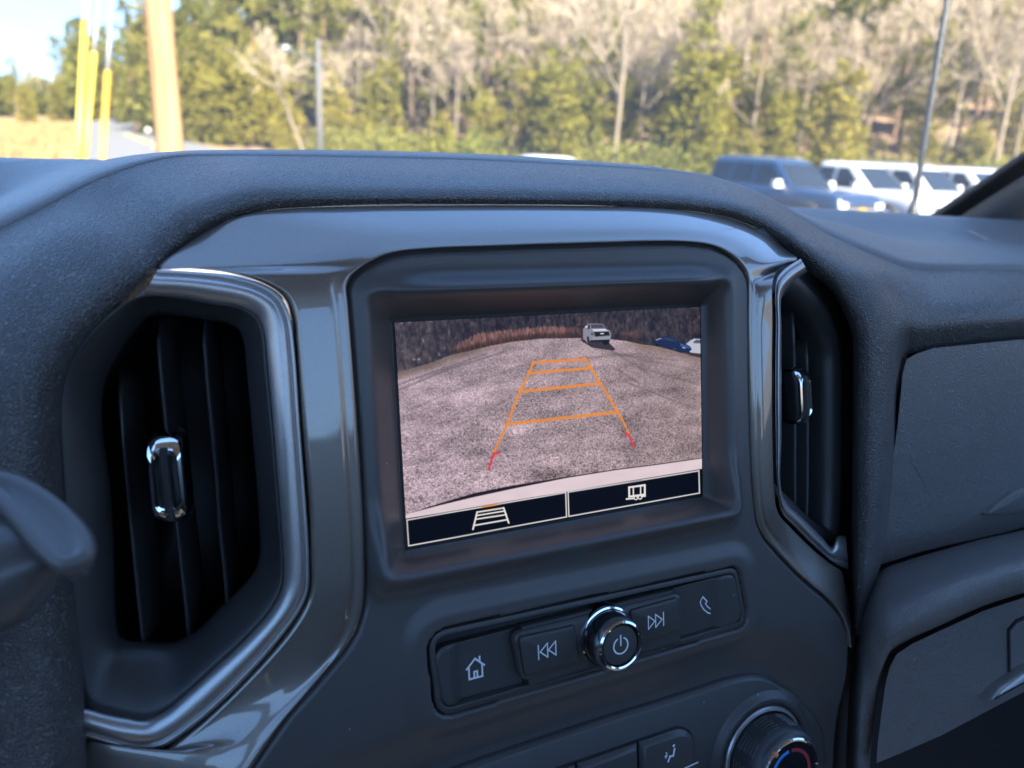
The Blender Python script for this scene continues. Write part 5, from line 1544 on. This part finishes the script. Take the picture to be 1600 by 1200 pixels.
# the woods further up the hill read as one mass
rng = np.random.default_rng(3); random.seed(11)
def mass(name, n, kind, px0, px1, d0, d1, mat, label, hs=1.0):
    Vs, Fs, o = [], [], 0
    for i in range(n):
        px = random.uniform(px0, px1); dp = random.uniform(d0, d1)
        p = ground_at(px, dp)
        if kind == 'bare':
            h = random.uniform(10, 15); m = 170
            d = rng.normal(size=(m, 3)) * np.array([.6, .6, .5]) + np.array([0, 0, .9])
            t = rng.random((m, 1))
            C = p + np.array([0, 0, h * .35]) + rng.normal(size=(m, 3)) * np.array([h*.14, h*.14, 0]) * (.3 + t) + np.array([0, 0, 1]) * t * h * .65
            V, F = quads(C, d, 1.3 + 1.2 * rng.random(m), .09)
            V2, F2 = quads(np.array([p + np.array([0, 0, h * .4])]), np.array([[.02, .02, 1.]]), [h * .9], [.5])
            V = np.concatenate([V, V2]); F = np.concatenate([F, F2 + 4 * m])
        else:
            h = random.uniform(9, 14) * hs; m = 230
            f = rng.random(m) ** 1.1; R_ = h * .2 * (1.02 - f) ** .8 * rng.random(m) ** .4; a = rng.random(m) * 6.283
            C = p + np.stack([np.cos(a) * R_, np.sin(a) * R_, h * (.12 + .88 * f)], 1)
            d = np.stack([np.cos(a), np.sin(a), .6 + 0 * a], 1) + rng.normal(size=(m, 3)) * .5
            V, F = quads(C, d, .9 + .5 * rng.random(m), .45)
        Vs.append(V); Fs.append(F + o); o += len(V)
    ob = mk(name, np.concatenate(Vs), np.concatenate(Fs).tolist(), mat, smooth=False, fix=False)
    return tag(ob, label, 'woods', kind='stuff')
mass('hillside_bare_woods', 300, 'bare', 420, 1720, 60, 150, M['twig'], 'leafless grey brown woods covering the hillside behind the front trees')
mass('hillside_evergreens', 340, 'pine', 250, 1720, 62, 135, M['needle'], 'green pines scattered through the woods on the hillside')
mass('far_field_trees', 70, 'pine', 120, 330, 105, 150, M['needle'], 'far green treeline at the end of the dry field')
mass('far_low_trees', 60, 'pine', -120, 130, 112, 150, M['needle'], 'low trees on the sloping ridge behind the field at the left edge', .42)

# dry grass tufts in the field on the left
C = []
for i in range(16000):
    az = math.radians(random.uniform(-14, 5.0)); r = random.uniform(20, 128)
    x, y = r * math.sin(az), r * math.cos(az)
    if np.min(np.hypot(cpts[:, 0] - x, cpts[:, 1] - y)) < 4.0: continue
    C.append((x, y, H(x, y) + .14))
C = np.array(C)
V, F = quads(C, rng.normal(size=(len(C), 3)) * .3 + np.array([0, 0, 1]), .35 + .35 * rng.random(len(C)), .10)
tag(mk('dry_grass', V, F.tolist(), M['field'], smooth=False, fix=False), 'tall golden dry grass in the field on the left', 'grass', kind='stuff')

# ------------------------------------------------------------------ poles
def mat_wood():
    m, nt, b = mat_new('pole_wood')
    tc = nt.nodes.new('ShaderNodeTexCoord'); mp = nt.nodes.new('ShaderNodeMapping'); mp.inputs['Scale'].default_value = (14, 14, .9)
    link(nt, tc.outputs['Object'], mp.inputs[0])
    n = nt.nodes.new('ShaderNodeTexNoise'); n.inputs['Scale'].default_value = 1.3; n.inputs['Detail'].default_value = 6; link(nt, mp.outputs[0], n.inputs['Vector'])
    cr = nt.nodes.new('ShaderNodeValToRGB'); cr.color_ramp.elements[0].position = .30; cr.color_ramp.elements[0].color = (.19, .085, .028, 1)
    cr.color_ramp.elements[1].position = .62; cr.color_ramp.elements[1].color = (.29, .17, .07, 1)
    link(nt, n.outputs['Fac'], cr.inputs[0])
    v = nt.nodes.new('ShaderNodeTexVoronoi'); v.inputs['Scale'].default_value = 2.2; link(nt, tc.outputs['Object'], v.inputs['Vector'])
    mr = nt.nodes.new('ShaderNodeMapRange'); mr.inputs[1].default_value = .10; mr.inputs[2].default_value = .03; link(nt, v.outputs['Distance'], mr.inputs[0])
    mx = nt.nodes.new('ShaderNodeMix'); mx.data_type = 'RGBA'; mx.inputs[7].default_value = (.22, .10, .04, 1)
    link(nt, mr.outputs[0], mx.inputs[0]); link(nt, cr.outputs[0], mx.inputs[6]); link(nt, mx.outputs[2], b.inputs['Base Color'])
    b.inputs['Roughness'].default_value = .8
    return m
M['wood'] = mat_wood()
M['oldwood'] = mat_plain('weathered_wood', (.07, .067, .06), .85, vary=.25, vscale=5)
M['yellow'] = mat_plain('yellow_guard_plastic', (.36, .27, .018), .45, vary=.05, vscale=3)
M['amberguard'] = mat_plain('amber_guard_plastic', (.40, .20, .010), .45, vary=.05, vscale=3)
M['wire'] = mat_plain('galvanised_wire', (.16, .165, .16), .5, .2, vary=.1)
M['white_guard'] = mat_plain('white_guard_plastic', (.30, .30, .27), .5, vary=.03)
pb0 = ground_at(266, 8.7); 
pole = empty('utility_pole', pb0, 'new light brown wooden utility pole near the road', 'pole')
mb = MB()
zz = np.linspace(-.5, 9.5, 24)
mb.tube([pb0 + np.array([-.004 * z + .006 * math.sin(z * 2.1), .003 * math.sin(z * 1.7), z]) for z in zz], .152 - .0045 * np.linspace(0, 10, 24), 20)
mb.build('shaft', M['wood'], pole)
mb = MB(); mb.box(pb0 + np.array([0, -.02, 8.6]), (1.2, .06, .06)); mb.build('crossarm', M['wood'], pole)
top = pb0 + np.array([0, 0, 8.0])
def guard(px0, py0, px1, py1, d0, d1, rad, lab, mats, upper=None):
    """guy wire with its coloured sleeve; the sleeve runs between two sighted points"""
    a = UP + ray(px0, py0) * d0; b = UP + ray(px1, py1) * d1
    d = (b - a) / np.linalg.norm(b - a)
    foot = a - d * ((a[2] + .05) / d[2])
    e = empty('guy_wire_guard', foot, lab, 'guy guard', 'guy wire guards by the utility pole')
    mb = MB(); mb.tube([foot + d * .25, b, b + d * .012], [rad, rad, rad * .55], 14); mb.build('sleeve', mats, e)
    mb = MB(); mb.tube([foot, b + d * 5.5], [.008, .008], 6); mb.build('wire', M['wire'], e)
    if upper:
        mb = MB(); mb.tube([b + d * .012, b + d * upper[0]], [rad * upper[2]] * 2, 12); mb.build('upper_sleeve', upper[1], e)
guard(122, 232, 133, 33, 8.3, 8.5, .038, 'tallest yellow guy wire guard, with a white upper sleeve', M['yellow'], (1.2, M['white_guard'], .95))
guard(134, 232, 147, 83, 8.5, 8.6, .034, 'shorter pale yellow guy wire guard leaning beside the tallest one', M['yellow'], (.42, M['wire'], .72))
guard(161, 232, 168, 112, 8.1, 8.2, .034, 'deep amber yellow guy wire guard nearest to the wooden pole', M['amberguard'], (.58, M['wire'], .72))

lp0 = ground_at(500, 38)
lamp = empty('lamp_pole', lp0, 'weathered grey pole with a street lamp on a curved arm', 'lamp pole')
mb = MB(); tp = UP + ray(497, 62) * 38
mb.tube([lp0 + np.array([0, 0, -.3]), lp0 + (tp - lp0) * .5, tp], [.17, .15, .13], 12); mb.build('shaft', M['oldwood'], lamp)
mb = MB(); mb.tube(refine(np.array([UP + ray(*p) * 38 for p in ((496, 106), (486, 97), (474, 86), (460, 81), (452, 80))]), 4), .028, 6); mb.build('arm', M['wire'], lamp)
mb = MB(); c_ = UP + ray(447, 76) * 38
mb.tube([c_ + np.array([x, 0, z]) for x, z in ((-.30, -.02), (-.24, .0), (-.05, .02), (.16, .02), (.27, -.02))], [.03, .12, .16, .13, .05], 12); mb.build('lamp_head', mat_plain('lamp_grey', (.16, .165, .16), .35, .3, vary=.05), lamp)
mb = MB(); mb.tube([c_ + np.array([-.08, 0, -.16]), c_ + np.array([-.08, 0, -.26])], [.12, .05], 12); mb.build('lens', mat_plain('lamp_lens', (.25, .25, .24), .3, vary=.03), lamp)
mk_p = ground_at(231, 46)
sg = empty('road_marker', mk_p, 'small round white reflector on a post at the far road edge', 'marker')
mb = MB(); mb.tube([mk_p, mk_p + np.array([0, 0, .62])], [.03, .03], 8); mb.build('post', M['oldwood'], sg)
mb = MB(); c_ = UP + ray(231, 204) * 46; mb.tube([c_, c_ + np.array([0, -.03, 0])], [.17, .17], 18); mb.build('reflector', M['white_guard'], sg)

# ------------------------------------------------------------------ parked vehicles
M['carglass'] = mat_plain('car_glass', (.010, .012, .014), .10, spec=.35)
M['tyre'] = mat_plain('tyre_rubber', (.015, .015, .016), .75, vary=.1)
M['rim'] = mat_plain('wheel_alloy', (.45, .46, .47), .3, .8, vary=.05)
M['trimblk'] = mat_plain('black_trim', (.02, .02, .022), .45, vary=.1)
M['lampglass'] = mat_plain('headlight_glass', (.75, .77, .80), .1, .3, coat=.6, vary=.05)
M['gold'] = mat_plain('gold_emblem', (.70, .42, .06), .3, .6, vary=.05)
M['amberlamp'] = mat_plain('amber_lamp', (.75, .22, .03), .25, coat=.5, vary=.05)
def carpaint(name, c): return mat_plain(name, c, .32, 0.0, coat=.5, coat_rough=.08, vary=.03, vscale=2)
def make_vehicle(name, paint, body, label, group=None):
    """local axes: x forward, y left, z up; body: 'suv', 'pickup' or 'saloon'"""
    root = empty(name, (0, 0, 0), label, 'car', group)
    def put(mb, nm, mat, par=root, **kw): return mb.build(nm, mat, par, **kw)
    if body == 'saloon':
        prof = [(-2.35,.55,.80,.62),(-2.25,.35,.92,.78),(-1.6,.25,.97,.90),(-.6,.22,.98,.88),(.9,.22,.98,.86),(1.6,.25,.97,.80),(2.2,.32,.92,.70),(2.40,.42,.78,.58)]
        hw_, belt, roof, cab0, cab1, r0_, r1_ = .91, .90, 1.44, -2.0, .95, -.95, .15
    else:
        prof = [(-2.66,.55,.86,.98),(-2.60,.42,.96,1.12),(-2.0,.36,1.0,1.16),(-.8,.34,1.0,1.16),(.95,.34,1.0,1.15),(1.7,.36,1.0,1.13),(2.35,.38,.99,1.09),(2.56,.42,.95,1.03),(2.66,.50,.88,.92)]
        hw_, belt, roof = .95, 1.13, 1.90
        cab0, cab1, r0_, r1_ = (-2.52, 1.05, -2.38, .10) if body == 'suv' else (-1.25, 1.10, -1.05, .10)
    G = []
    for x, zb, w, zt in prof:
        half = [(.80, zb), (.95, zb + .06), (1.0, zb + (zt - zb) * .35), (1.0, zb + (zt - zb) * .62), (.98, zt - .10), (.93, zt - .02), (.75, zt + .015), (.35, zt + .03)]
        ring = [(x, w * a, z) for a, z in half] + [(x, -w * a, z) for a, z in half[::-1]]
        G.append(ring)
    G = refine(np.array(G), 3, 0)
    nr = G.shape[1]
    mk('body', G.reshape(-1, 3), grid_faces(len(G), nr, wrap_k=True) + [list(range(nr)), [(len(G) - 1) * nr + i for i in range(nr)]], paint, root, sharp=55)
    # cabin
    rings = []
    def cabring(z, x0, x1, w, rr):
        q = rounded([(x0, -w), (x1, -w), (x1, w), (x0, w)], rr, 4); return [(a, b, z) for a, b in q]
    lw = hw_ * .96; tw_ = hw_ * .78
    def cl(f): return cab0 + (r0_ - cab0) * f, cab1 + (r1_ - cab1) * f, lw + (tw_ - lw) * f
    for f in (0, .3, .6, .85, .95): 
        a, b, w = cl(f); rings.append(cabring(belt - .03 + (roof - belt) * f, a, b, w, .12))
    a, b, w = cl(1.0); rings.append(cabring(roof - .02, a + .05, b - .06, w - .05, .12)); rings.append(cabring(roof + .01, a + .25, b - .25, w - .22, .12))
    R_ = np.array(rings); k_ = R_.shape[1]
    mk('cabin', R_.reshape(-1, 3), grid_faces(len(R_), k_, wrap_k=True) + [[(len(R_) - 1) * k_ + i for i in range(k_)]], paint, root, sharp=50)
    zf0, zf1 = .10, .84
    def side(x, f, s): return (x, s * (cl(f)[2] + .012), belt - .03 + (roof - belt) * f)
    def win(xs, s, nm):
        (xa0, xa1), (xb0, xb1) = xs
        mb = MB(); mb.add([side(xa0, zf0, s), side(xb0, zf0, s), side(xb1, zf1, s), side(xa1, zf1, s)], [(0, 1, 2, 3)]); return put(mb, nm, M['carglass'], smooth=False)
    xf = [(cab1 - .32, r1_ - .06), (0, 0)]
    if body == 'suv': W_ = [((-2.40, -2.32), (-1.62, -1.62)), ((-1.50, -1.50), (-.62, -.62)), ((-.52, -.52), (.62, .02))]
    elif body == 'pickup': W_ = [((-1.14, -.98), (-.40, -.40)), ((-.30, -.30), (.70, .06))]
    else: W_ = [((-1.45, -.98), (-.55, -.55)), ((-.48, -.48), (.60, .06))]
    for s in (1, -1):
        for w_ in W_: win(w_, s, 'side_window')
    def front(y, f, rear=False):
        x0, x1, w = cl(f); return ((x0 - .012) if rear else (x1 + .012), y * (w - .10), belt - .03 + (roof - belt) * f)
    mb = MB(); mb.add([front(-1, .08), front(1, .08), front(1, .90), front(-1, .90)], [(0, 1, 2, 3)]); put(mb, 'windshield', M['carglass'], smooth=False)
    mb = MB(); mb.add([front(-1, .12, True), front(1, .12, True), front(1, .86, True), front(-1, .86, True)], [(0, 1, 2, 3)]); put(mb, 'rear_window', M['carglass'], smooth=False)
    wr = .40 if body != 'saloon' else .33
    wx = (1.72, -1.62) if body != 'saloon' else (1.45, -1.38)
    for x in wx:
        for s in (1, -1):
            y = s * (hw_ + .03)
            mb = MB(); mb.tube([(x, s * (hw_ - .02), wr), (x, y + s * .028, wr)], [wr * 1.18] * 2, 24); put(mb, 'wheel_arch', M['trimblk'])
            mb = MB(); mb.tube([(x, y - s * .2, wr), (x, y + s * .03, wr), (x, y + s * .05, wr)], [wr, wr, wr * .9], 26); t_ = put(mb, 'wheel', M['tyre'])
            mb = MB(); mb.tube([(x, y + s * .03, wr), (x, y + s * .062, wr), (x, y + s * .055, wr)], [wr * .66, wr * .62, wr * .2], 20); put(mb, 'rim', M['rim'], t_)
    for s in (1, -1):
        mb = MB(); mb.box((cab1 - .45, s * (hw_ + .17), belt + .12), (.07, .12, .10)); mb.box((cab1 - .42, s * (hw_ + .03), belt + .05), (.03, .10, .03)); put(mb, 'mirror', paint if body != 'suv' else M['lampglass'], sharp=30)
        fx = prof[-1][0]
        mb = MB(); mb.box((fx - .06, s * hw_ * .78, prof[-1][3] - .10), (.07, .16, .07)); put(mb, 'headlight', M['lampglass'], sharp=30)
        mb = MB(); mb.box((fx - .10, s * hw_ * .88, prof[-1][3] - .26), (.06, .06, .05)); put(mb, 'side_lamp', M['amberlamp'] if body == 'suv' else M['lampglass'], sharp=30)
    fx = prof[-1][0]
    mb = MB(); mb.box((fx - .01, 0, prof[-1][3] - .22), (.03, hw_ * .62, .13)); put(mb, 'grille', M['trimblk'], sharp=30)
    mb = MB(); mb.box((fx + .015, 0, prof[-1][3] - .20), (.03, hw_ * .66, .025)); put(mb, 'grille_bar', paint if body == 'pickup' else M['rim'], sharp=30)
    mb = MB(); mb.box((fx + .045, 0, prof[-1][3] - .20), (.012, .15, .03)); mb.box((fx + .046, 0, prof[-1][3] - .20), (.012, .06, .05)); put(mb, 'emblem', M['gold'], sharp=30)
    mb = MB(); mb.box((fx + .02, 0, .56), (.08, hw_ * .9, .10)); put(mb, 'bumper', paint if body == 'pickup' else M['rim'], sharp=30)
    mb = MB(); mb.box((fx + .02, 0, .40), (.06, hw_ * .8, .06)); put(mb, 'lower_intake', M['trimblk'], sharp=30)
    if body != 'saloon':
        for s in (1, -1):
            for x in (.55, -.55):
                mb = MB(); mb.box((x - .35, s * (hw_ + .055), .95), (.10, .015, .02)); put(mb, 'door_handle', M['trimblk'] if body == 'suv' else paint, sharp=30)
    if body == 'suv':
        for s in (1, -1):
            mb = MB(); mb.tube([(-2.1, s * .62, roof + .03), (-.1, s * .62, roof + .04)], .02, 6); put(mb, 'roof_rail', M['rim'])
    return root
white_car = carpaint('white_car_paint', (.42, .425, .43))
blue_car = carpaint('dark_blue_car_paint', (.007, .018, .045))
def place(o, px, depth, yaw_deg, dz=0):
    """yaw_deg: turn towards the viewer from pointing to the right of the picture"""
    p = ground_at(px, depth); az = math.atan2(p[0], p[1])
    right = np.array([math.cos(az), -math.sin(az)]); tow = -np.array([math.sin(az), math.cos(az)])
    h_ = right * math.cos(math.radians(yaw_deg)) + tow * math.sin(math.radians(yaw_deg))
    o.location = (p[0], p[1], H(p[0], p[1]) + dz); o.rotation_euler = (0, 0, math.atan2(h_[1], h_[0]))
    return h_
suv = make_vehicle('parked_suv', blue_car, 'suv', 'dark blue parked estate car nearest to the dashboard on the right', 'vehicles parked on the right')
hd_ = place(suv, 1240, 23.0, 42)
side_v = np.array([-hd_[1], hd_[0]])
if side_v @ np.array([suv.location[0], suv.location[1]]) < 0: side_v = -side_v
pk = make_vehicle('parked_pickup', white_car, 'pickup', 'white pickup parked right behind the dark blue car', 'vehicles parked on the right')
labs = ['second white vehicle from the dark blue car, an estate behind the antenna', 'third white vehicle from the dark blue car, a pickup', 'farthest white vehicle in the row, by the windshield pillar']
wsuv = make_vehicle('parked_suv', white_car, 'suv', '', 'vehicles parked on the right')
trucks = [pk, wsuv, copy_tree(pk), copy_tree(wsuv)]
for i, o in enumerate(trucks):
    if i: o['label'] = labs[i - 1]
    p = np.array([suv.location[0], suv.location[1]]) + side_v * 2.85 * (i + 1) + hd_ * (.35 + .05 * i)
    o.location = (p[0], p[1], H(p[0], p[1]) + .02); o.rotation_euler = suv.rotation_euler
sal = make_vehicle('parked_saloon', white_car, 'saloon', 'white car of which only the roof shows above the dashboard', 'vehicles parked on the right')
place(sal, 868, 26, 55)
sal.location[2] = CH + (ray(868, 244) * 26)[2] - 1.45
